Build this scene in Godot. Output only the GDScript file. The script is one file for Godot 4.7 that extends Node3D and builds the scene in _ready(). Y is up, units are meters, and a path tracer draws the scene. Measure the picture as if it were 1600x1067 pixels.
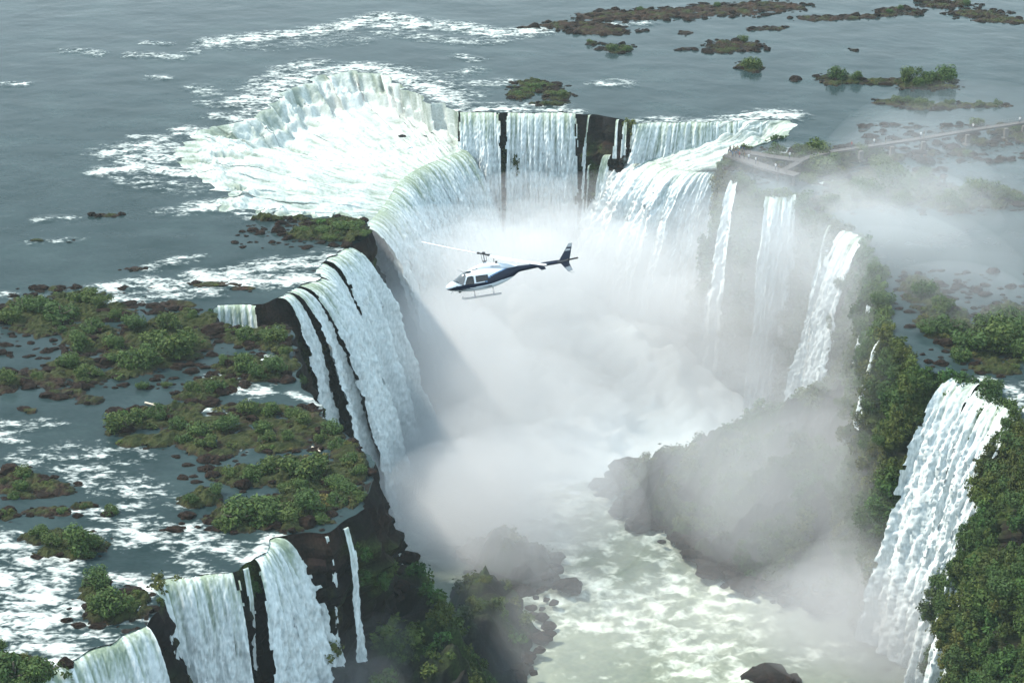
extends Node3D
# A helicopter over a horseshoe of waterfalls. Metres, y up. The upper river lies at y = 0, the canyon river at y = -52.

const LOW := -52.0
var M := {}
var taken := {}
var rim := PackedVector2Array()      # edge of the upper river round the canyon
var green_spots := []                # places on cliffs and slopes where plants root
var rng := RandomNumberGenerator.new()
var n_a := FastNoiseLite.new()
var n_b := FastNoiseLite.new()
var n_c := FastNoiseLite.new()
var n_r := FastNoiseLite.new()


func _ready() -> void:
	rng.seed = 71
	var cam := Camera3D.new()
	cam.name = "camera"
	add_child(cam)
	cam.position = Vector3(0, 140, 0)
	cam.rotation_degrees = Vector3(-23, 0, 0)
	cam.fov = 20
	cam.near = 1.0
	cam.far = 6000
	var env := Environment.new()
	env.background_mode = Environment.BG_SKY
	var sky_mat := ProceduralSkyMaterial.new()
	sky_mat.sky_top_color = Color(0.74, 0.86, 0.94)
	sky_mat.sky_horizon_color = Color(0.93, 0.975, 0.99)
	sky_mat.sky_curve = 0.2
	sky_mat.ground_bottom_color = Color(0.40, 0.45, 0.45)
	sky_mat.ground_horizon_color = Color(0.75, 0.8, 0.82)
	sky_mat.sky_energy_multiplier = 1.08
	env.sky = Sky.new()
	env.sky.sky_material = sky_mat
	env.tonemap_mode = Environment.TONE_MAPPER_LINEAR
	env.tonemap_exposure = 2.3
	env.fog_enabled = true
	env.fog_density = 0.00005
	env.fog_light_color = Color(0.88, 0.95, 0.96)
	env.volumetric_fog_enabled = true
	env.volumetric_fog_density = 0.0
	env.sdfgi_enabled = true
	env.ssao_enabled = true
	env.ssil_enabled = true
	var around := WorldEnvironment.new()
	around.name = "surroundings"
	around.environment = env
	add_child(around)
	var sun := DirectionalLight3D.new()
	sun.name = "sun"
	sun.light_energy = 1.4
	sun.light_color = Color(1.0, 0.965, 0.91)
	sun.light_angular_distance = 3.0
	sun.shadow_enabled = true
	add_child(sun)
	sun.look_at_from_position(Vector3(-0.58, 0.80, -0.16), Vector3.ZERO)

	noises()
	materials()
	rim_line()
	river()
	canyon_river()
	cliffs()
	slopes()
	falls()
	islands()
	undergrowth()
	walkway()
	helicopter()
	mist()


func noises() -> void:
	for n in [n_a, n_b, n_c, n_r]:
		n.noise_type = FastNoiseLite.TYPE_SIMPLEX_SMOOTH
		n.frequency = 1.0
		n.fractal_octaves = 3
	n_a.seed = 3
	n_b.seed = 17
	n_b.fractal_octaves = 4
	n_c.seed = 29
	n_c.fractal_octaves = 2
	n_r.seed = 41
	n_r.fractal_type = FastNoiseLite.FRACTAL_RIDGED
	n_r.fractal_octaves = 4


func lin(r: float, g: float, b: float) -> Color:
	return Color(r, g, b).linear_to_srgb()


func paint(called: String, c: Color, rough := 0.8, metal := 0.0, spec := 0.5) -> StandardMaterial3D:
	var m := StandardMaterial3D.new()
	m.resource_name = called
	m.albedo_color = c
	m.roughness = rough
	m.metallic = metal
	m.metallic_specular = spec
	M[called] = m
	return m


func tinted(called: String, rough := 0.8, spec := 0.3) -> StandardMaterial3D:
	var m := paint(called, Color.WHITE, rough, 0.0, spec)
	m.vertex_color_use_as_albedo = true
	return m


func grain(m: StandardMaterial3D, freq: float, lo: Color, hi: Color, across: float) -> void:
	var t := NoiseTexture2D.new()
	t.width = 256
	t.height = 256
	t.seamless = true
	var n := FastNoiseLite.new()
	n.seed = int(freq * 1000) + 5
	n.frequency = freq
	n.fractal_octaves = 5
	t.noise = n
	var g := Gradient.new()
	g.set_color(0, lo)
	g.set_color(1, hi)
	t.color_ramp = g
	m.albedo_texture = t
	m.uv1_triplanar = true
	m.uv1_world_triplanar = true
	m.uv1_scale = Vector3.ONE / across


func materials() -> void:
	grain(tinted("rock", 0.9, 0.18), 0.04, Color(0.22, 0.22, 0.22), Color(1.0, 1.0, 1.0), 6.0)
	grain(tinted("soil", 0.9, 0.2), 0.05, Color(0.45, 0.45, 0.43), Color(1, 1, 1), 6.0)
	var ww := tinted("white_water", 0.7, 0.3)
	grain(ww, 0.06, Color(0.66, 0.70, 0.71), Color(1, 1, 1), 1.0)
	ww.uv1_scale = Vector3(1.0 / 9.0, 1.0 / 24.0, 1.0 / 9.0)
	ww.heightmap_enabled = true
	ww.heightmap_texture = ww.albedo_texture
	ww.heightmap_scale = 14.0
	var froth := tinted("froth", 0.7, 0.3)
	grain(froth, 0.05, Color(0.72, 0.75, 0.73), Color(1, 1, 1), 9.0)
	froth.heightmap_enabled = true
	froth.heightmap_texture = froth.albedo_texture
	froth.heightmap_scale = 12.0
	tinted("leaf", 0.75, 0.25)
	M.leaf.backlight_enabled = true
	M.leaf.backlight = Color(0.5, 0.6, 0.25)
	paint("bark", lin(0.07, 0.055, 0.04), 0.95)
	paint("driftwood", lin(0.33, 0.29, 0.23), 0.9)
	paint("concrete", lin(0.05, 0.045, 0.04), 0.9)
	paint("deck", lin(0.04, 0.035, 0.032), 0.85)
	paint("rail", lin(0.06, 0.055, 0.05), 0.6, 0.2)
	tinted("figure", 0.8, 0.2)
	paint("paint_white", lin(0.40, 0.435, 0.47), 0.4, 0.0, 0.4)
	paint("paint_navy", lin(0.005, 0.009, 0.021), 0.35, 0.0, 0.3)
	paint("paint_blue", lin(0.07, 0.13, 0.22), 0.35, 0.0, 0.3)
	for k in ["paint_white", "paint_navy", "paint_blue"]:
		M[k].clearcoat_enabled = true
		M[k].clearcoat = 0.12
		M[k].clearcoat_roughness = 0.08
	paint("grey_metal", lin(0.22, 0.23, 0.24), 0.4, 0.7)
	paint("dark_metal", lin(0.03, 0.03, 0.032), 0.45, 0.4)
	paint("blade", lin(0.44, 0.46, 0.46), 0.5)
	paint("black", lin(0.012, 0.012, 0.013), 0.6)
	paint("seat", lin(0.05, 0.05, 0.055), 0.8)
	var g := paint("glass", Color(0.14, 0.18, 0.21, 0.55), 0.05)
	g.transparency = BaseMaterial3D.TRANSPARENCY_ALPHA
	g.cull_mode = BaseMaterial3D.CULL_DISABLED
	var d := paint("dark_glass", Color(0.02, 0.024, 0.032, 0.94), 0.06)
	d.transparency = BaseMaterial3D.TRANSPARENCY_ALPHA
	d.cull_mode = BaseMaterial3D.CULL_DISABLED


# ---------------------------------------------------------------- tools

func numbered(called: String) -> String:
	if not taken.has(called):
		taken[called] = 0
		return called
	taken[called] += 1
	return "%s_%03d" % [called, taken[called]]


func tag(o: Node3D, label := "", category := "", group := "", kind := "") -> Node3D:
	if label:
		o.set_meta("label", label)
	if category:
		o.set_meta("category", category)
	if group:
		o.set_meta("group", group)
	if kind:
		o.set_meta("kind", kind)
	return o


func put(called: String, mesh: Mesh, mat: Material, parent: Node = null) -> MeshInstance3D:
	var o := MeshInstance3D.new()
	o.name = numbered(called) if parent == null else called
	o.mesh = mesh
	o.material_override = mat
	(self if parent == null else parent).add_child(o, true)
	return o


func base(called: String, at: Vector3, turn := 0.0) -> Node3D:
	var o := Node3D.new()
	o.name = numbered(called)
	add_child(o)
	o.position = at
	o.rotation.y = turn
	return o


func plan(flat: Array) -> PackedVector2Array:
	var out := PackedVector2Array()
	for i in range(0, flat.size(), 2):
		out.append(Vector2(flat[i], flat[i + 1]))
	return out


func resample(line: PackedVector2Array, step: float, count := 0) -> PackedVector2Array:
	var total := 0.0
	for i in line.size() - 1:
		total += line[i].distance_to(line[i + 1])
	var n: int = count if count > 0 else maxi(2, int(ceil(total / step)) + 1)
	var out := PackedVector2Array()
	var seg := 0
	var gone := 0.0
	for k in n:
		var want := total * k / (n - 1.0)
		while seg < line.size() - 2 and gone + line[seg].distance_to(line[seg + 1]) < want:
			gone += line[seg].distance_to(line[seg + 1])
			seg += 1
		var l := line[seg].distance_to(line[seg + 1])
		out.append(line[seg].lerp(line[seg + 1], clampf((want - gone) / maxf(l, 1e-6), 0, 1)))
	return out


func rounded(line: PackedVector2Array, times := 2) -> PackedVector2Array:
	for k in times:
		var out := PackedVector2Array([line[0]])
		for i in line.size() - 1:
			out.append(line[i].lerp(line[i + 1], 0.25))
			out.append(line[i].lerp(line[i + 1], 0.75))
		out.append(line[-1])
		line = out
	return line


func array_mesh(v: PackedVector3Array, n: PackedVector3Array, c: PackedColorArray, idx: PackedInt32Array, uv := PackedVector2Array()) -> ArrayMesh:
	var a := []
	a.resize(Mesh.ARRAY_MAX)
	a[Mesh.ARRAY_VERTEX] = v
	if n.size():
		a[Mesh.ARRAY_NORMAL] = n
	if c.size():
		a[Mesh.ARRAY_COLOR] = c
	if uv.size():
		a[Mesh.ARRAY_TEX_UV] = uv
	if idx.size():
		a[Mesh.ARRAY_INDEX] = idx
	var m := ArrayMesh.new()
	m.add_surface_from_arrays(Mesh.PRIMITIVE_TRIANGLES, a)
	return m


# A net of nu x nv points; faces only where all four corners are kept.
func net(nu: int, nv: int, v: PackedVector3Array, c: PackedColorArray, keep := PackedByteArray(), smooth := true, uv := PackedVector2Array()) -> ArrayMesh:
	var idx := PackedInt32Array()
	for i in nu - 1:
		for j in nv - 1:
			var a := i * nv + j
			var b := a + nv
			if keep.size() and (keep[a] + keep[b] + keep[a + 1] + keep[b + 1]) < 4:
				continue
			idx.append_array([a, b, a + 1, b, b + 1, a + 1])
	var n := PackedVector3Array()
	if smooth:
		n.resize(v.size())
		for i in nu:
			for j in nv:
				var du := v[mini(i + 1, nu - 1) * nv + j] - v[maxi(i - 1, 0) * nv + j]
				var dv := v[i * nv + mini(j + 1, nv - 1)] - v[i * nv + maxi(j - 1, 0)]
				n[i * nv + j] = dv.cross(du).normalized()
	return array_mesh(v, n, c, idx, uv)


# A flat-faced stone: a lumpy ball cut by a few planes.
func stone(kind: int, flat: float) -> ArrayMesh:
	var r := RandomNumberGenerator.new()
	r.seed = 900 + kind
	var cuts := []
	for k in 9:
		cuts.append([Vector3(r.randfn(), r.randfn(), r.randfn()).normalized(), r.randf_range(0.55, 0.95)])
	var nu := 23
	var nv := 13
	var v := PackedVector3Array()
	var c := PackedColorArray()
	for i in nu:
		for j in nv:
			var lon := TAU * (i % (nu - 1)) / (nu - 1.0)
			var lat := -PI / 2 + PI * j / (nv - 1.0)
			var p := Vector3(cos(lon) * cos(lat), sin(lat), sin(lon) * cos(lat))
			p *= 1.0 + 0.25 * n_a.get_noise_3dv(p * 0.9 + Vector3(kind * 7.0, 0, 0))
			for cut in cuts:
				var over: float = p.dot(cut[0]) - cut[1]
				if over > 0:
					p -= cut[0] * over * 0.9
			p += p.normalized() * (0.10 * n_b.get_noise_3dv(p * 2.6 + Vector3(0, kind * 5.0, 0)) + 0.12 * n_r.get_noise_3dv(p * 0.9 + Vector3(kind * 3.0, 0, 0)))
			p.y *= flat
			v.append(p)
			var t := n_b.get_noise_3dv(p * 1.3 + Vector3(0, 0, kind * 11.0)) * 0.5 + 0.5
			var col := Color(0.008, 0.007, 0.0066).lerp(Color(0.046, 0.027, 0.019), clampf(t * 1.6 - 0.35, 0, 1))
			c.append(col)
	return net(nu, nv, v, c, PackedByteArray(), false)


# Leaves spread through a lumpy volume of about unit radius.
func leaf_ball(seed_of: int, leaves: int, size: float, squash: float, dark: Color, light: Color) -> ArrayMesh:
	var r := RandomNumberGenerator.new()
	r.seed = seed_of
	var lobes := []
	for k in 9:
		var a := r.randf() * TAU
		var d := r.randf_range(0.15, 0.62)
		lobes.append([Vector3(cos(a) * d, r.randf_range(0.15, 0.75) * squash, sin(a) * d), r.randf_range(0.28, 0.48)])
	var v := PackedVector3Array()
	var n := PackedVector3Array()
	var c := PackedColorArray()
	for k in leaves:
		var l: Array = lobes[r.randi() % lobes.size()]
		var away := Vector3(r.randfn(), r.randfn() * 0.8, r.randfn()).normalized()
		var mid: Vector3 = l[0] + away * l[1] * pow(r.randf(), 0.35)
		mid.y = maxf(mid.y, 0.02)
		var up := (away * 0.7 + Vector3(r.randfn(), r.randfn() + 0.6, r.randfn()) * 0.5).normalized()
		var side := up.cross(Vector3(r.randfn(), r.randfn(), r.randfn())).normalized()
		var tip := up.cross(side)
		var s := size * r.randf_range(0.6, 1.3)
		var q := [mid - tip * s, mid + side * s * 0.45, mid + tip * s, mid - side * s * 0.45]
		var col := dark.lerp(light, clampf(r.randf() * 0.7 + 0.3 * n_a.get_noise_3dv(mid * 2.0 + Vector3(seed_of, 0, 0)), 0, 1))
		for i in [0, 2, 1, 0, 3, 2]:
			v.append(q[i])
			n.append(up)
			c.append(col)
	return array_mesh(v, n, c, PackedInt32Array())


# Tapered tubes along lists of [point, radius].
func tubes(runs: Array, sides := 8) -> ArrayMesh:
	var v := PackedVector3Array()
	var n := PackedVector3Array()
	var idx := PackedInt32Array()
	for run in runs:
		var start := v.size()
		var last: int = run.size() - 1
		for k in run.size():
			var along: Vector3 = (run[mini(k + 1, last)][0] - run[maxi(k - 1, 0)][0]).normalized()
			var x := along.cross(Vector3(0.31, 0.2, 0.93) if absf(along.y) > 0.8 else Vector3.UP).normalized()
			var y := along.cross(x)
			for s in sides:
				var a := TAU * s / sides
				var d := x * cos(a) + y * sin(a)
				v.append(run[k][0] + d * run[k][1])
				n.append(d)
		for k in last:
			for s in sides:
				var a := start + k * sides + s
				var b := start + k * sides + (s + 1) % sides
				idx.append_array([a, a + sides, b, b, a + sides, b + sides])
		for e in [0, last]:
			var mid := v.size()
			v.append(run[e][0])
			n.append((run[e][0] - run[1 if e == 0 else last - 1][0]).normalized())
			for s in sides:
				var a: int = start + e * sides + s
				var b: int = start + e * sides + (s + 1) % sides
				idx.append_array([mid, a, b] if e == 0 else [mid, b, a])
	return array_mesh(v, n, PackedColorArray(), idx)


# Boxes given as [centre, size, turn about y], chamfered a little.
func boxes(list: Array, cham := 0.02) -> ArrayMesh:
	var v := PackedVector3Array()
	for bx in list:
		var b := Basis(Vector3.UP, bx[2] if bx.size() > 2 else 0.0)
		if bx.size() > 3:
			b = bx[3]
		var h: Vector3 = bx[1] / 2.0
		var k := minf(cham, minf(h.x, minf(h.y, h.z)) * 0.5)
		var st := [[-1, 1], [1, 1], [1, -1], [-1, -1]]
		var rings := [[-h.y, h.x - k, h.z - k], [-h.y + k, h.x, h.z], [h.y - k, h.x, h.z], [h.y, h.x - k, h.z - k]]
		var p := []
		for ring in rings:
			for s in st:
				p.append(bx[0] + b * Vector3(s[0] * ring[1], ring[0], s[1] * ring[2]))
		for q in [[0, 3, 2, 1], [12, 13, 14, 15]]:
			for i in [0, 2, 1, 0, 3, 2]:
				v.append(p[q[i]])
		for r in 3:
			for s in 4:
				var a: int = r * 4 + s
				var c: int = r * 4 + (s + 1) % 4
				for i in [a, a + 4, c, c, a + 4, c + 4]:
					v.append(p[i])
	var none := PackedVector3Array()
	return array_mesh(v, none, PackedColorArray(), PackedInt32Array())


func many(called: String, mesh: Mesh, mat: Material, places: Array, tints := PackedColorArray()) -> MultiMeshInstance3D:
	var mm := MultiMesh.new()
	mm.transform_format = MultiMesh.TRANSFORM_3D
	mm.use_colors = tints.size() > 0
	mm.mesh = mesh
	mm.instance_count = places.size()
	for k in places.size():
		mm.set_instance_transform(k, places[k])
		if tints.size():
			mm.set_instance_color(k, tints[k])
	var o := MultiMeshInstance3D.new()
	o.name = numbered(called)
	o.multimesh = mm
	o.material_override = mat
	add_child(o)
	return o


# ---------------------------------------------------------------- the setting: rivers, cliffs, slopes

var sec := {}


func rim_line() -> void:
	sec.near_left = plan([-69.92, -207.79, -63.41, -214.83, -59.43, -220.04, -56.08, -224.16, -52.36, -227.42, -49.62, -229.74, -49.22, -233.64, -50.46, -238.88, -50.79, -241.94, -46.01, -243.04, -40.34, -244.69, -38.14, -246.37, -36.88, -249.01, -36.29, -252.86, -35.37, -254.82, -32.74, -255.22, -28.21, -256.01, -24.72, -259.23, -22.41, -265.02, -21.89, -273.67])
	sec.left = plan([-21.89, -273.67, -23.56, -283.26, -28.33, -291.93, -32.1, -299.5, -35.71, -307.4, -38, -315.65, -39.67, -326.36, -41.69, -335.51, -42.94, -339.29, -45.24, -337.07, -51.47, -335.82, -56.11, -338.02, -58.26, -345.42, -56.78, -348.06, -51.08, -348.06, -49.18, -346.74, -47.42, -350.74, -44.89, -352.77, -41.43, -358.28, -38.67, -361.44, -38.84, -366.1, -39.92, -369.38, -38, -372.72, -35.84, -376.87, -34.18, -381.1, -30.83, -385.02, -29.93, -389.81, -31.62, -396.36])
	sec.basin = plan([-31.62, -396.36, -34.08, -399.71, -41.94, -400.13, -50.33, -400.13, -58.24, -401.83, -66.35, -406.56, -63.78, -412.72, -69.75, -423.2, -76.13, -433.19, -80.54, -440.08, -80.27, -452.88, -77.73, -461.96, -73.09, -468.57, -68.56, -470.81, -64.4, -476.5, -62.62, -489.44, -59.76, -501.76, -54.02, -513.34, -46.66, -519.3, -39.66, -519.98, -33.11, -513.34, -28.17, -501.76, -22.67, -492.47, -18.25, -485.85, -13.96, -480.55])
	sec.back = plan([-13.96, -480.55, -6.56, -479.96, 3.28, -479.96, 11.5, -480.55, 16.39, -479.38, 19.28, -477.65, 23.69, -477.65, 28.41, -474.21, 30.62, -470.25])
	sec.chute = plan([30.62, -470.25, 38.76, -471.37, 45.98, -470.81, 53.35, -471.94, 61.56, -473.07, 70.47, -473.07, 71.65, -467.46, 67.61, -459.8, 62.54, -454.46, 57.57, -449.23, 53.64, -447.17, 50.45, -440.08, 48.67, -431.26])
	sec.right = plan([48.67, -431.26, 51.45, -426.49, 53.21, -423.67, 54.76, -416.77, 57.24, -414.51, 64.66, -414.96, 66.48, -410.5, 67.93, -400.98, 69.08, -394.71, 71.95, -391.02, 74.5, -385.81, 74.26, -378.02, 73.52, -367.55, 73.82, -360.38, 72.76, -350.07, 70.58, -336.45, 70.85, -325.47, 73.59, -317.35, 78.44, -313.14, 82.25, -310.93, 84.32, -305.26, 86.05, -297.7])
	sec.near_right = plan([86.05, -297.7, 86.8, -291.93, 85.7, -275.9, 83.7, -256.81, 80.9, -232.78, 78.44, -206.37])
	for k in ["near_left", "left", "basin", "back", "chute", "right", "near_right"]:
		var l := resample(rounded(sec[k], 2), 0.9)
		for i in range(1, l.size() - 1):
			var fade := minf(1.0, minf(i, l.size() - 1 - i) / 4.0)
			l[i] += Vector2(n_a.get_noise_2dv(l[i] * 0.16), n_a.get_noise_2dv(l[i] * 0.16 + Vector2(90, 0))) * (4.2 if k == "basin" else 1.6) * fade
			l[i] += Vector2(n_b.get_noise_2dv(l[i] * 0.7), n_b.get_noise_2dv(l[i] * 0.7 + Vector2(90, 0))) * 0.35 * fade
		sec[k] = l
		for i in l.size() - (0 if k == "near_right" else 1):
			rim.append(l[i])
	rim.append(Vector2(105, -150))
	rim.append(Vector2(-90, -150))


# How strongly the river foams, on a plan of one-metre cells.
func foam_plan(x0: float, z0: float, w: int, h: int, strokes: Array) -> PackedFloat32Array:
	var out := PackedFloat32Array()
	out.resize(w * h)
	for s in strokes:
		var line := plan(s[0])
		var r: float = s[1]
		if line.size() == 1:
			line.append(line[0] + Vector2(0.5, 0))
		for p in resample(line, maxf(0.7, r * 0.4)):
			for iz in range(maxi(0, int(p.y - r - z0)), mini(h - 1, int(p.y + r - z0) + 1) + 1):
				for ix in range(maxi(0, int(p.x - r - x0)), mini(w - 1, int(p.x + r - x0) + 1) + 1):
					var d := Vector2(ix + x0, iz + z0).distance_to(p) / r
					if d < 1.0:
						var k := iz * w + ix
						out[k] = maxf(out[k], float(s[2]) * (1.0 - d * d))
	return out


func noise_bytes(seed_of: int, freq: float, octaves: int, side: int, stretch := 1.0) -> PackedByteArray:
	var n := FastNoiseLite.new()
	n.seed = seed_of
	n.frequency = freq
	n.fractal_octaves = octaves
	n.domain_warp_enabled = true
	n.domain_warp_amplitude = 18.0
	n.domain_warp_frequency = 0.012
	var im := n.get_image(side, int(side / stretch), false, false, true)
	if stretch != 1.0:
		im.resize(side, side, Image.INTERPOLATE_CUBIC)
	im.convert(Image.FORMAT_L8)
	return im.get_data()


func water_material(called: String, side: int, w: int, h: int, guide: PackedFloat32Array, deep: Color, shoal: Color, foam: Color, bias: float, relief: float) -> StandardMaterial3D:
	var big := noise_bytes(5, 0.008, 3, side)
	var mid := noise_bytes(9, 0.030, 5, side, 0.42)
	var fine := noise_bytes(13, 0.13, 4, side, 0.5)
	var rgb := PackedByteArray()
	rgb.resize(side * side * 3)
	var high := PackedByteArray()
	high.resize(side * side)
	var table := []
	for t in 65:
		var row := []
		for u in 17:
			var c: Color = deep.lerp(shoal, u / 16.0).lerp(foam, t / 64.0).linear_to_srgb()
			row.append(PackedByteArray([int(c.r * 255), int(c.g * 255), int(c.b * 255)]))
		table.append(row)
	var k := 0
	for y in side:
		var gz := y * (h - 1.0) / side
		var iz := int(gz)
		var fz := gz - iz
		for x in side:
			var gx := x * (w - 1.0) / side
			var ix := int(gx)
			var fx := gx - ix
			var a := iz * w + ix
			var g := (guide[a] * (1.0 - fx) + guide[a + 1] * fx) * (1.0 - fz) + (guide[a + w] * (1.0 - fx) + guide[a + w + 1] * fx) * fz
			var m := mid[k] / 255.0 - 0.5
			var f := fine[k] / 255.0 - 0.5
			var t := 0.0
			if g > 0.02 or bias > 0.0:
				t = clampf((g * 0.90 + bias + m * (1.7 if bias > 0.0 else 1.3) + f * (0.75 if bias > 0.0 else 1.15) - 0.44) * 1.0, 0.0, 1.0)
				t = lerpf(t, t * t * (3.0 - 2.0 * t), 0.3)
			var u := clampf(big[k] / 255.0 * 1.1 - 0.05 + f * 0.7 + m * 0.35, 0.0, 1.0)
			var c: PackedByteArray = table[int(t * 64.0)][int(u * 16.0)]
			rgb[k * 3] = c[0]
			rgb[k * 3 + 1] = c[1]
			rgb[k * 3 + 2] = c[2]
			high[k] = int(clampf(0.35 + f * 0.35 + m * 0.2 + t * (0.25 + f * 0.4), 0.0, 1.0) * 255.0)
			k += 1
	var mat := paint(called, Color.WHITE, 1.0, 0.0, 0.10)
	var tex := ImageTexture.create_from_image(Image.create_from_data(side, side, false, Image.FORMAT_RGB8, rgb))
	mat.albedo_texture = tex
	mat.roughness_texture = tex
	mat.roughness_texture_channel = BaseMaterial3D.TEXTURE_CHANNEL_RED
	mat.heightmap_enabled = true
	mat.heightmap_texture = ImageTexture.create_from_image(Image.create_from_data(side, side, false, Image.FORMAT_L8, high))
	mat.heightmap_scale = relief
	mat.texture_repeat = false
	return mat


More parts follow.
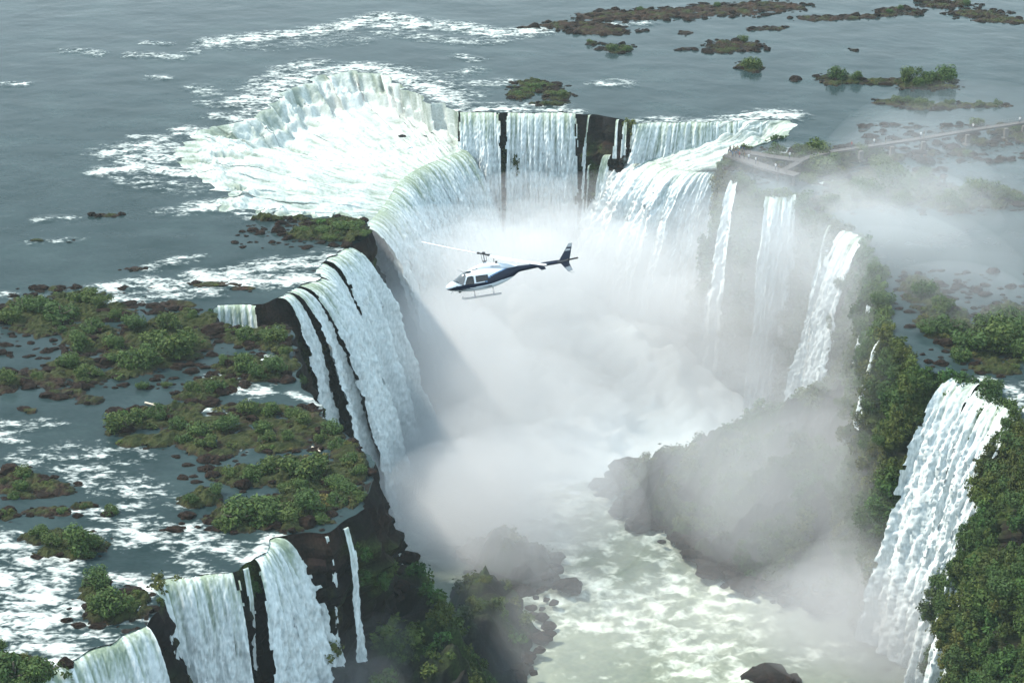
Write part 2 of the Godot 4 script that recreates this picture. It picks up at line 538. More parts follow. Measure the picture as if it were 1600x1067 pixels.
func river() -> void:
	var x0 := -200.0
	var z0 := -625.0
	var w := 401
	var h := 421
	var s := [
		[[-86.58, -552.61, -75.22, -558.66, -62.52, -563.28, -51.8, -571.13, -43.83, -580.82, -39.21, -584.95, -29, -575.94, -15.35, -571.13, -5.68, -563.28, 6.66, -566.4], 8.0, 0.95],
		[[-37.98, -564.83, -22.51, -557.13, -11.17, -552.61, -1.88, -557.13], 6.0, 0.6], [[-77.82, -549.62, -59.58, -552.61, -45.02, -557.13], 9.0, 0.35],
		[[-127.54, -543.74, -118.71, -540.85], 4.5, 0.6], [[-108.27, -538.69, -95.19, -536.55], 4.5, 0.72], [[-107.07, -552.61, -100.3, -551.11], 3.0, 0.6], [[-136.6, -507.49, -132.46, -507.49], 3.0, 0.9],
		[[-97.81, -514.65, -95.08, -513.99], 3.0, 0.75], [[-84.7, -503.03, -80.56, -498.01], 5.0, 0.62], [[-80.15, -489.44, -75.73, -487.64], 4.0, 0.6], [[-91.53, -542.29, -87.95, -555.62], 4.0, 0.5],
		[[-95.84, -431.26, -88.6, -434.16, -82.35, -432.71, -75.99, -430.3], 5.0, 1.1], [[-96.9, -446.14, -88.93, -453.4, -80.75, -446.14], 7.0, 0.85], [[-91.36, -441.08, -83.07, -441.58], 6.0, 0.9],
		[[-93.1, -459.26, -85.12, -458.72], 2.5, 0.9], [[-81.24, -464.15, -71.58, -457.65], 6.0, 1.0], [[-75.49, -477.65, -67.72, -473.07], 4.0, 0.95], [[-88.53, -425.54, -77.45, -420.88, -72.71, -418.59], 6.0, 0.55],
		[[-76.69, -403.11, -72.34, -402.25], 4.0, 0.6], [[-68.69, -406.12, -62.61, -408.3], 6.0, 1.1], [[-58.94, -401.83, -57.27, -399.71], 3.0, 0.8],
		[[-71.12, -490.65, -64.02, -494.3, -62.02, -506.85, -57.64, -514.65], 8.0, 0.95], [[-68.45, -503.03, -61.98, -522.67, -57.2, -528.15], 7.0, 0.75], [[-63.98, -524.71, -53.75, -529.53], 5.0, 0.7], [[-67.35, -480.55, -62.9, -484.66], 5.0, 0.9],
		[[-52, -519.98, -42.7, -525.4, -37.28, -524.03, -27.75, -510.72, -16.85, -494.3, -14.69, -489.44], 7.0, 1.0], [[-35.42, -522.67, -26.32, -517.3, -17.27, -508.13, -13.2, -496.77], 8.0, 0.55], [[-8.63, -508.13, -1.73, -509.43], 5.0, 0.72],
		[[-14.51, -536.55, -10.83, -533.72], 4.0, 0.62], [[22.45, -508.13, 30.15, -506.85], 3.5, 0.8], [[-19.21, -514.65, -10.6, -521.32], 5.0, 0.45],
		[[-13.99, -481.72, -3.3, -483.48, 8.23, -481.72, 16.43, -480.55], 4.0, 0.9], [[-4.98, -486.44, 13.29, -486.44], 4.0, 0.6], [[27.79, -511.37, 32.88, -509.43], 2.5, 0.5],
		[[32.37, -472.5, 38.96, -474.21, 46.88, -471.94, 53.58, -474.21], 4.0, 0.8], [[57.63, -474.21, 65.5, -478.8, 71.24, -477.65], 6.0, 1.1],
		[[61.22, -443.6, 66.31, -445.12], 4.0, 0.85], [[67.04, -447.17, 69.5, -448.2], 3.0, 0.8], [[71.22, -422.27, 73.93, -422.74], 3.5, 0.9], [[30.85, -574.33, 40.59, -575.94], 4.0, 0.7], [[50.64, -593.36, 53.41, -590.82], 4.0, 0.9], [[-40.39, -572.73, -30.69, -571.13], 6.0, 0.9],
		[[-74.3, -367.55, -71.88, -370.12, -69.42, -372.72], 3.0, 0.85], [[-68.43, -373.09, -65.7, -374.22], 3.0, 0.75], [[-81.56, -356.19, -73.95, -359.68, -67.1, -358.28], 5.0, 1.0], [[-76.81, -351.07, -68.29, -352.43], 4.0, 0.85],
		[[-66.83, -353.45, -58.98, -354.82], 4.0, 0.8], [[-63.37, -363.94, -57.57, -361.09, -48.57, -360.74, -39.12, -362.15], 5.0, 1.15], [[-56.32, -366.1, -49.62, -369.75, -44.43, -370.12, -39.44, -372.72, -35.18, -376.87], 5.5, 0.9],
		[[-94.07, -351.75, -91.44, -350.07], 2.5, 0.8], [[-100.66, -354.13, -99.06, -353.79], 2.5, 0.8], [[-103.55, -398.03, -96.21, -398.87], 2.5, 0.6], [[-101.05, -383.44, -91.95, -385.02], 2.5, 0.45],
		[[-52.33, -312.86, -48.05, -309.56, -44.86, -307.4], 4.0, 1.15], [[-45.32, -322.53, -43.44, -321.37], 2.5, 1.0], [[-53.04, -300.01, -50.74, -298.47], 2.5, 0.95], [[-38.45, -306.86, -35.37, -303.93, -32.76, -299.5, -28.81, -293.92], 1.6, 0.95],
		[[-86, -293.92, -77.62, -294.92], 3.5, 0.62], [[-85.04, -289.96, -82.35, -288.51], 3.0, 0.8], [[-72.46, -283.26, -63.21, -282.32], 6.0, 0.58], [[-78.59, -280.46, -71.58, -279.08], 6.0, 0.55], [[-67.54, -275.9, -60.6, -272.56, -57.58, -269.72], 5.0, 0.75],
		[[-65.52, -271.9, -57.43, -268.86], 5.0, 0.5], [[-59.72, -265.02, -56.25, -260.45], 4.0, 0.6], [[-55.65, -266.08, -52.12, -265.02], 4.0, 0.5], [[-66.1, -262.93, -63.31, -261.69], 3.0, 0.85], [[-58.07, -257.61, -52.86, -257.61], 4.0, 0.85],
		[[-62.82, -255.81, -57.36, -254.82, -51.24, -253.64, -46.48, -253.64, -39.04, -249.77], 4.0, 0.85], [[-48.71, -257.61, -45.99, -256.81], 3.0, 0.9], [[-48.04, -249.01, -45.51, -247.12], 3.0, 0.75], [[-45.39, -287.54, -43.97, -284.67], 2.0, 0.85], [[-38.75, -267.14, -34.59, -265.44], 2.0, 0.9],
		[[-76.48, -254.82, -73.46, -250.92, -70.05, -246.74], 4.0, 0.95], [[-68.85, -248.06, -65.2, -246.74, -64.99, -242.3], 3.5, 1.0], [[-73.26, -241.58, -66.96, -238, -69.34, -232.78, -62.9, -229.74], 7.0, 1.0], [[-69.81, -227.42, -64.21, -225.78, -58.69, -220.98], 6.0, 0.95], [[-59.48, -235.89, -62.16, -232.44], 5.0, 1.1],
		[[-57.65, -242.3, -51.95, -241.22, -49.09, -240.49, -42.69, -242.3], 3.5, 1.1], [[-53.97, -236.24, -49.9, -232.44], 3.0, 1.0], [[-64.73, -228.08, -55.85, -227.42], 6.0, 0.6], [[-69.1, -224.48, -66.32, -223.68], 4.0, 0.9], [[-37.86, -247.87, -35.74, -253.84], 3.5, 1.15], [[82.56, -312.31, 87.78, -305.79, 87.48, -300.01], 3.0, 0.9], [[85.25, -309.29, 92.33, -310.66], 3.0, 0.7],
	]
	var guide := foam_plan(x0, z0, w, h, s)
	var mat := water_material("river_water", 2048, w, h, guide, Color(0.008, 0.016, 0.0175), Color(0.018, 0.030, 0.031), Color(0.50, 0.53, 0.51), 0.0, 6.0)
	# the sheet, cut along the rim
	var gx0 := -250.0
	var gz0 := -650.0
	var st := 0.9
	var nx := 556
	var nz := 556
	var near := PackedFloat32Array()
	near.resize(nx * nz)
	near.fill(99.0)
	for i in rim.size():
		var a := rim[i]
		var b := rim[(i + 1) % rim.size()]
		var lo := a.min(b)
		var hi := a.max(b)
		for ix in range(maxi(0, int((lo.x - gx0) / st) - 1), mini(nx - 1, int((hi.x - gx0) / st) + 2) + 1):
			for iz in range(maxi(0, int((lo.y - gz0) / st) - 1), mini(nz - 1, int((hi.y - gz0) / st) + 2) + 1):
				var p := Vector2(gx0 + ix * st, gz0 + iz * st)
				var d := p.distance_to(Geometry2D.get_closest_point_to_segment(p, a, b))
				if d < near[ix * nz + iz]:
					near[ix * nz + iz] = d
	for iz in nz:
		var z := gz0 + iz * st
		var cross := []
		for i in rim.size():
			var a := rim[i]
			var b := rim[(i + 1) % rim.size()]
			if (a.y > z) != (b.y > z):
				cross.append(a.x + (z - a.y) / (b.y - a.y) * (b.x - a.x))
		cross.sort()
		for c in range(0, cross.size() - 1, 2):
			for ix in range(maxi(0, int(ceil((cross[c] - gx0) / st))), mini(nx - 1, int(floor((cross[c + 1] - gx0) / st))) + 1):
				near[ix * nz + iz] = -near[ix * nz + iz]
	var v := PackedVector3Array()
	var uv := PackedVector2Array()
	v.resize(nx * nz)
	uv.resize(nx * nz)
	for ix in nx:
		for iz in nz:
			var x := gx0 + ix * st
			var z := gz0 + iz * st
			var g := 0.0
			var cx := int(x - x0)
			var cz := int(z - z0)
			if cx >= 0 and cx < w and cz >= 0 and cz < h:
				g = guide[cz * w + cx]
			var y := n_a.get_noise_2d(x * 0.05, z * 0.07) * 0.09 + n_b.get_noise_2d(x * 0.33, z * 0.42) * (0.025 + 0.42 * g) + g * 0.15
			v[ix * nz + iz] = Vector3(x, y * clampf(near[ix * nz + iz] * 0.5, 0.1, 1.0) if g < 0.3 else y, z)
			uv[ix * nz + iz] = Vector2((x - x0) / (w - 1.0), (z - z0) / (h - 1.0))
	var n := PackedVector3Array()
	n.resize(nx * nz)
	for ix in nx:
		for iz in nz:
			var du := v[mini(ix + 1, nx - 1) * nz + iz] - v[maxi(ix - 1, 0) * nz + iz]
			var dv := v[ix * nz + mini(iz + 1, nz - 1)] - v[ix * nz + maxi(iz - 1, 0)]
			n[ix * nz + iz] = dv.cross(du).normalized()
	var idx := PackedInt32Array()
	for ix in nx - 1:
		for iz in nz - 1:
			var q := [ix * nz + iz, (ix + 1) * nz + iz, (ix + 1) * nz + iz + 1, ix * nz + iz + 1]
			var dry := 0
			for k in q:
				dry += int(near[k] < 0)
			if dry == 4:
				continue
			if dry:
				var ring := PackedInt32Array()
				for k in 4:
					var a: int = q[k]
					var b: int = q[(k + 1) % 4]
					if near[a] >= 0:
						ring.append(a)
					if (near[a] >= 0) != (near[b] >= 0):
						var t := near[a] / (near[a] - near[b])
						ring.append(v.size())
						v.append(v[a].lerp(v[b], t))
						n.append(n[a])
						uv.append(uv[a].lerp(uv[b], t))
				for k in range(1, ring.size() - 1):
					idx.append_array([ring[0], ring[k], ring[k + 1]])
			else:
				idx.append_array([q[0], q[1], q[2], q[0], q[2], q[3]])
	tag(put("river", array_mesh(v, n, PackedColorArray(), idx, uv), mat), "grey blue river above the falls, streaked with foam", "", "", "structure")
	# the same river farther off, beyond the picture
	paint("far_water", lin(0.02, 0.031, 0.033), 0.35, 0.0, 0.10)
	var x1 := gx0 + (nx - 1) * st
	var z1 := gz0 + (nz - 1) * st
	var far := PackedVector3Array()
	for r in [[-1600.0, -2600.0, 1600.0, gz0], [-1600.0, gz0, gx0, z1], [x1, gz0, 1600.0, z1]]:
		var p := [Vector3(r[0], -0.02, r[1]), Vector3(r[2], -0.02, r[1]), Vector3(r[2], -0.02, r[3]), Vector3(r[0], -0.02, r[3])]
		for k in [0, 1, 2, 0, 2, 3]:
			far.append(p[k])
	tag(put("far_river", array_mesh(far, PackedVector3Array(), PackedColorArray(), PackedInt32Array()), M.far_water), "", "", "", "structure")


func canyon_river() -> void:
	var x0 := -80.0
	var z0 := -500.0
	var w := 201
	var h := 301
	var s := [
		[[7.82, -346.78, 12.71, -336.34, 19.86, -326.4, 31.89, -321.6, 42.67, -319.24], 9.0, 0.75], [[0, -313.47, 7.23, -314.61, 16.92, -315.76], 4.0, 0.95], [[-2.48, -326.4, 6.17, -323.98, 15.99, -322.79], 6.0, 0.8],
		[[12.41, -326.4, 19.51, -319.24, 29.78, -310.09, 36.86, -297.11], 11.0, 0.8], [[24.82, -326.4, 37.79, -332.55, 43.43, -326.4, 40.28, -307.86], 9.0, 0.75], [[21.8, -366.36, 23.9, -354.96, 32.17, -341.5], 7.0, 0.75],
		[[28.59, -310.09, 38.22, -299.21, 33.81, -288.93], 10.0, 0.85], [[52.71, -303.49, 62.78, -307.86, 71.48, -310.09], 6.0, 0.5], [[10.9, -366.36, 17.05, -349.47, 12.79, -338.9], 9.0, 0.55],
		[[-18.83, -360.59, -2.74, -369.31, 18.25, -379.93], 24.0, 1.6], [[0, -391.06, 29.16, -397.67, 50.67, -394.34], 30.0, 1.6], [[-6.18, -426.04, 15.91, -441.53, 46.32, -426.04], 40.0, 1.8], [[70.71, -319.24, 76.25, -310.09, 76.87, -301.34], 8.0, 1.1],
	]
	var guide := foam_plan(x0, z0, w, h, s)
	var mat := water_material("canyon_water", 1024, w, h, guide, Color(0.105, 0.122, 0.100), Color(0.165, 0.185, 0.145), Color(0.46, 0.485, 0.43), 0.08, 9.0)
	var nx := 201
	var nz := 301
	var v := PackedVector3Array()
	var uv := PackedVector2Array()
	for ix in nx:
		for iz in nz:
			var x := x0 + ix
			var z := z0 + iz
			var g := guide[iz * w + ix]
			v.append(Vector3(x, LOW + n_a.get_noise_2d(x * 0.09, z * 0.12) * 0.5 + n_b.get_noise_2d(x * 0.28, z * 0.34) * (0.35 + 0.9 * g), z))
			uv.append(Vector2(ix / (w - 1.0), iz / (h - 1.0)))
	tag(put("canyon_river", net(nx, nz, v, PackedColorArray(), PackedByteArray(), true, uv), mat), "pale green churning river on the canyon floor", "", "", "structure")


# A rock face below a line: LINE runs with the canyon on its right hand.
func cliff(line: PackedVector2Array, y0: float, y1: float, batter: float, green: float, jut := 1.0, bulge := 1.25) -> void:
	var nu := line.size()
	var nv := int((y0 - y1) / 0.7) + 2
	var v := PackedVector3Array()
	var c := PackedColorArray()
	v.resize(nu * nv)
	c.resize(nu * nv)
	for i in nu:
		var t := (line[mini(i + 5, nu - 1)] - line[maxi(i - 5, 0)]).normalized()
		var out := Vector2(-t.y, t.x)
		for j in nv:
			var p := Vector3(line[i].x, y0 - 0.04, line[i].y)
			var off := -1.6
			if j > 0:
				var f := (j - 1.0) / (nv - 2.0)
				var y := lerpf(y0, y1, f)
				var q := Vector3(p.x, y, p.z)
				var soft := clampf(f * 6.0, 0.0, 1.0)
				var layer := y / 3.4 + n_a.get_noise_2d(i * 0.02, y * 0.05) * 1.2
				var shelf := n_a.get_noise_2d(y * 0.16 + 31.0, i * 0.012) * 1.4 + (layer - floorf(layer)) * 0.9
				var ridge := n_r.get_noise_3d(q.x * 0.05, q.y * 0.028, q.z * 0.05)
				var knob := n_b.get_noise_3dv(q * Vector3(0.22, 0.16, 0.22))
				off = batter * pow(f, bulge) + soft * jut * (shelf + ridge * 2.4 + knob * 1.3) - 0.1
				off += soft * jut * (n_b.get_noise_3dv(q * Vector3(0.6, 0.45, 0.6)) * 0.7 + n_r.get_noise_3dv(q * Vector3(0.12, 0.3, 0.12)) * 0.6)
				p.y = y + knob * 0.35 * soft
				var warm := clampf(n_c.get_noise_3dv(q * 0.07) * 1.3 + 0.25, 0, 1)
				var col := Color(0.012, 0.011, 0.011).lerp(Color(0.036, 0.021, 0.016), warm * clampf(1.2 - f * 1.6, 0.15, 1.0))
				col = col.lerp(Color(0.05, 0.043, 0.037), clampf(knob * 0.7 - 0.05, 0, 0.5))
				var moss := clampf((n_b.get_noise_3dv(q * 0.06 + Vector3(50, 0, 0)) * 1.4 + knob * 0.6 + green * 1.5 - 0.75) * 2.0, 0, 1)
				col = col.lerp(Color(0.034, 0.056, 0.018).lerp(Color(0.068, 0.096, 0.024), clampf(knob + 0.4, 0, 1)), moss)
				c[i * nv + j] = col
				if moss > 0.55 and rng.randf() < 0.9 * green:
					green_spots.append([p + Vector3(out.x, 0, out.y) * (off - 0.2), Vector3(out.x, 0.9, out.y).normalized(), 0.6 + 1.9 * pow(rng.randf(), 2.5)])
			else:
				c[i * nv] = Color(0.035, 0.032, 0.028)
			v[i * nv + j] = p + Vector3(out.x, 0, out.y) * off
	tag(put("cliff", net(nu, nv, v, c, PackedByteArray(), false), M.rock), "", "", "", "structure")


func cliffs() -> void:
	cliff(sec.near_left, 0.0, -31.0, 3.0, 0.30)
	cliff(sec.left, 0.0, -54.0, 4.0, 0.22)
	cliff(sec.back, 0.0, -54.0, 5.0, 0.42)
	cliff(sec.chute.slice(int(sec.chute.size() * 0.62)), 0.0, -14.0, 1.0, 0.6, 0.5)
	cliff(sec.right, 0.0, -54.0, 7.0, 1.0, 0.9)
	cliff(sec.near_right, 0.0, -54.0, 8.5, 0.88, 1.8, 0.5)
	sec.lip_left = resample(rounded(plan([-33.36, -415.96, -32.63, -420.33, -30.09, -431.63, -27.38, -451.36, -21.62, -463.65, -16.18, -468.95, -12.45, -475.45]), 2), 0.9)
	sec.lip_right = resample(rounded(plan([31.62, -478.11, 33.29, -470.51, 38.32, -461.56, 44.4, -457.96, 50.57, -459.49, 54.34, -462.07]), 2), 0.9)
	cliff(sec.lip_left, -9.0, -54.0, 4.0, 0.1, 0.6)
	cliff(sec.lip_right, -10.5, -54.0, 4.0, 0.3, 0.6)


func inside_by(p: Vector2, poly: PackedVector2Array, walls: int) -> float:
	var d := 1e9
	for i in poly.size() - walls:
		d = minf(d, p.distance_to(Geometry2D.get_closest_point_to_segment(p, poly[i], poly[(i + 1) % poly.size()])))
	return d if Geometry2D.is_point_in_polygon(p, poly) else -d


func hill(label: String, poly: PackedVector2Array, walls: int, green: float, height: Callable, wild := 1.0) -> void:
	var lo := poly[0]
	var hi := poly[0]
	for p in poly:
		lo = lo.min(p)
		hi = hi.max(p)
	lo -= Vector2(3, 3)
	hi += Vector2(3, 3)
	var nu := int((hi.x - lo.x) / 0.8)
	var nv := int((hi.y - lo.y) / 0.8)
	var v := PackedVector3Array()
	var c := PackedColorArray()
	var keep := PackedByteArray()
	for i in nu:
		for j in nv:
			var p := lo + Vector2(i, j) * 0.8
			var d := inside_by(p, poly, walls)
			var k := n_b.get_noise_2dv(p * 0.13)
			var r := n_r.get_noise_2dv(p * 0.05)
			var y: float = height.call(p, d + (k * 2.5 + r * 1.5) * wild) + (k * 1.8 + r * 2.6 + n_r.get_noise_2dv(p * 0.16) * 1.1) * wild + n_b.get_noise_2dv(p * 0.6) * 0.7
			v.append(Vector3(p.x, y, p.y))
			keep.append(int(d > -3.0 and y > LOW - 1.5))
			var moss := clampf((n_a.get_noise_2dv(p * 0.07) * 1.2 + k * 0.5 + green * 1.6 - 0.8 + (0.35 if p.x > -15.0 and p.x < 2.0 and p.y > -290.0 else 0.0)) * 2.2, 0, 1)
			if y < LOW + 2.0:
				moss *= 0.3
			var col := Color(0.013, 0.013, 0.013).lerp(Color(0.036, 0.032, 0.029), clampf(k + 0.4, 0, 1))
			c.append(col.lerp(Color(0.034, 0.056, 0.018), moss))
			if moss > 0.6 and d > 0.5 and y > LOW + 2.0 and rng.randf() < 0.6 * green:
				green_spots.append([Vector3(p.x, y - 0.2, p.y), Vector3.UP, 0.6 + 2.2 * pow(rng.randf(), 2.5)])
	tag(put("slope", net(nu, nv, v, c, keep, true), M.rock), label, "", "", "structure")


func slopes() -> void:
	hill("misty slope of rocks and plants under the far side falls", PackedVector2Array([Vector2(70, -425), Vector2(58, -402), Vector2(42, -386), Vector2(28, -378), Vector2(20, -370), Vector2(27, -357), Vector2(36, -346), Vector2(42, -333), Vector2(56, -322), Vector2(74, -326), Vector2(96, -318), Vector2(96, -430)]), 2, 0.66,
		func(_p: Vector2, d: float) -> float: return minf(LOW - 1.0 + maxf(d, -2.0) * 0.8, -18.0))
	hill("dark rocky ledge below the near falls, overgrown on its ridge", PackedVector2Array([Vector2(-60, -300), Vector2(-26, -300), Vector2(-16, -296), Vector2(-7, -286), Vector2(-2, -274), Vector2(0, -258), Vector2(1, -240), Vector2(0, -190), Vector2(-95, -190), Vector2(-95, -300)]), 3, 0.5,
		func(p: Vector2, d: float) -> float: return minf(LOW - 1.0 + maxf(d, -2.0) * 3.2, -24.0 + clampf((-18.0 - p.x) * 0.5, 0.0, 6.0) * clampf((-250.0 - p.y) * 0.08, 0.0, 1.0) + 3.0 * exp(-pow((p.x + 7.0) / 5.0, 2.0))))
	hill("low rocks in the rapids at the foot of the ledge", PackedVector2Array([Vector2(-14, -296), Vector2(-13, -316), Vector2(-10, -330), Vector2(-2, -330), Vector2(3, -318), Vector2(5, -312), Vector2(2, -296), Vector2(-2, -284), Vector2(-10, -284)]), 0, 0.55,
		func(_p: Vector2, d: float) -> float: return minf(LOW - 1.0 + maxf(d, -2.0) * 1.3, -43.0), 0.6)
	hill("dark craggy rock island in the canyon rapids", PackedVector2Array([Vector2(-12, -341), Vector2(-4, -345), Vector2(6, -341), Vector2(9, -333), Vector2(4, -327), Vector2(-6, -330)]), 0, 0.42,
		func(_p: Vector2, d: float) -> float: return minf(LOW - 1.0 + maxf(d, -2.0) * 1.25, -45.5), 0.75)


# ---------------------------------------------------------------- falling water

# A sheet of water that leaves LIP at Y0 along DIRS (first and last of the lip) at speed V0 and falls to Y1.
func fall(label: String, lip: PackedVector2Array, y0: float, y1: float, dirs: Array, v0: float, o := {}) -> void:
	var step: float = o.get("step", 0.24)
	var line := resample(rounded(lip, 1), step)
	var nu := line.size()
	var lead: float = o.get("lead", 2.5)
	var path := []
	var l := 0.0
	for k in 5:
		path.append(Vector3(-lead + lead * k / 5.0, lerpf(-0.3, 0.06, k / 5.0), 0.0))
	var tau := 0.0
	while 4.9 * tau * tau < y0 - y1:
		var g := 4.9 * tau * tau
		path.append(Vector3(float(o.cling) * pow(g / 54.0, 1.25) + 0.2 + minf(g, 4.0) * 0.4 if o.has("cling") else v0 * tau, -g, l))
		var dt := 0.45 / sqrt(v0 * v0 + pow(9.8 * tau, 2.0))
		l += 0.45
		tau += dt
	var nv := path.size()
	var width := 0.0
	for i in nu - 1:
		width += line[i].distance_to(line[i + 1])
	var dens: float = o.get("dens", 0.5)
	var edge: float = o.get("edge", minf(1.5, width * 0.25))
	var spread: float = o.get("spread", 0.12)
	var green: float = o.get("green", 0.5)
	var rough: float = o.get("rough", 1.0)
	var sd: float = o.get("seed", 0.0) + taken.get("waterfall", 0) * 37.0
	var v := PackedVector3Array()
	var c := PackedColorArray()
	var keep := PackedByteArray()
	v.resize(nu * nv)
	c.resize(nu * nv)
	keep.resize(nu * nv)
	var mid := line[nu / 2]
	for i in nu:
		var s := i * step
		var d: Vector2 = (dirs[0] as Vector2).lerp(dirs[-1], i / maxf(1.0, nu - 1.0)).normalized()
		var lateral := line[i] - mid
		var push := n_c.get_noise_2d(s * 0.22 + sd, 5.0)
		for j in nv:
			var p: Vector3 = path[j]
			var f := p.z / maxf(1.0, l)
			var st := n_a.get_noise_2d(s * 0.85 + sd, p.z * 0.035)
			var fine := n_b.get_noise_2d(s * 1.7 + sd, p.z * 0.07 + 40.0)
			var clump := n_b.get_noise_2d(s * 0.7 - sd, p.z * 0.16 - push * 6.0)
			var grow := clampf(p.z / 12.0, 0.0, 1.0)
			var disp := (st * 0.8 + fine * 0.7 + clump * 0.85 * grow) * (0.12 + 0.7 * grow) * rough + rng.randf_range(-0.16, 0.16) * (0.3 + grow)
			var at := line[i] + lateral * spread * f + d * (p.x * (1.0 + 0.22 * push) + disp)
			v[i * nv + j] = Vector3(at.x, y0 + p.y + disp * 0.25 + fine * 0.05, at.y)
			var e := minf(s, width - s) / maxf(edge, 0.05)
			var body := dens + st * 0.55 + fine * 0.6 + clump * 0.3 * grow - maxf(0.0, 1.0 - e) * (0.9 + clump) + 0.35 * f
			keep[i * nv + j] = int(body > 0.0)
			var air := clampf(0.42 + rng.randf_range(-0.22, 0.22) + p.z * 0.10 + st * 0.9 + fine * 0.55 + clump * 0.75 * grow - green * 0.35 * maxf(0.0, 1.0 - p.z / 16.0) - green * 0.5 * clampf(n_c.get_noise_2d(s * 0.11 + sd, p.z * 0.03) * 2.2, 0, 1), 0, 1)
			c[i * nv + j] = Color(0.20, 0.24, 0.17).lerp(Color(0.57, 0.59, 0.585), air)
	var w := put("waterfall", net(nu, nv, v, c, keep), M.white_water)
	tag(w, label, "waterfall", o.get("group", ""))


# Water between an upper curve and a lower lip: down a first step, then across a foaming shelf.
func shelf(called: String, label: String, back: PackedVector2Array, front: PackedVector2Array, y_step: float, y_front: float, part: float, nu: int, nv: int, from := 0.0, to := 1.0) -> void:
	var b := resample(back, 0, nu)
	var f := resample(front, 0, nu)
	var v := PackedVector3Array()
	var c := PackedColorArray()
	for i in nu:
		var far := b[i].distance_to(f[i])
		for j in nv:
			var w := lerpf(from, to, j / (nv - 1.0))
			var p := b[i].lerp(f[i], w)
			var gentle := exp(-pow((i / (nu - 1.0) - 0.36) / 0.09, 2.0)) if nu > 300 else 0.0
			var reach := minf(part, 0.75) * (1.0 + 0.7 * n_a.get_noise_2dv(b[i] * 0.06) + 1.3 * gentle)
			var down := 0.7 * smoothstep(0.0, reach * 0.6, w) + 0.3 * smoothstep(reach * 0.7, reach, w)
			down = lerpf(down, pow(down, 1.4), 0.5)
			var ys := lerpf(-1.2, y_step, smoothstep(0.38, 0.56, i / (nu - 1.0))) if nu > 300 else y_step
			var y := ys * down + (y_front - ys) * clampf((w - reach) / (1.0 - reach), 0, 1)
			var steep := clampf(1.0 - absf(w / reach - 0.5) * 2.0, 0.0, 1.0)
			var s := i * 0.45
			var st := n_a.get_noise_2d(s * 0.5, w * far * 0.06)
			var boil := n_b.get_noise_2dv(p * Vector2(0.10, 0.13))
			var fine := n_b.get_noise_2dv(p * 0.6)
			var wild := clampf(w / maxf(0.02, reach * 0.3), 0.0, 1.0) * clampf((1.0 - w) * 9.0, 0.25, 1.0)
			var flow := n_b.get_noise_2d(s * 0.22 + 60.0, w * far * 0.07)
			y += (boil * 0.7 + fine * 0.12 + flow * 0.5) * wild * (1.0 - 0.5 * steep) + (st * 1.2 + n_r.get_noise_2dv(p * 0.09) * 2.0) * steep
			v.append(Vector3(p.x, y + 0.1, p.y))
			var air := clampf(0.76 + boil * 0.45 + fine * 0.35 + flow * 0.85 + st * 0.8 * steep - (0.45 + 1.2 * n_a.get_noise_2dv(b[i] * 0.12)) * clampf(1.0 - w / (reach * 0.6), 0, 1) - 0.35 * clampf((w - 0.86) * 6.0, 0, 1), 0, 1)
			c.append(Color(0.17, 0.20, 0.165).lerp(Color(0.45, 0.47, 0.455), air))
	var o := put(called, net(nu, nv, v, c), M.froth)
	if label:
		tag(o, label, "waterfall")
	else:
		tag(o, "foaming white water rushing across a rock shelf", "", "", "structure")


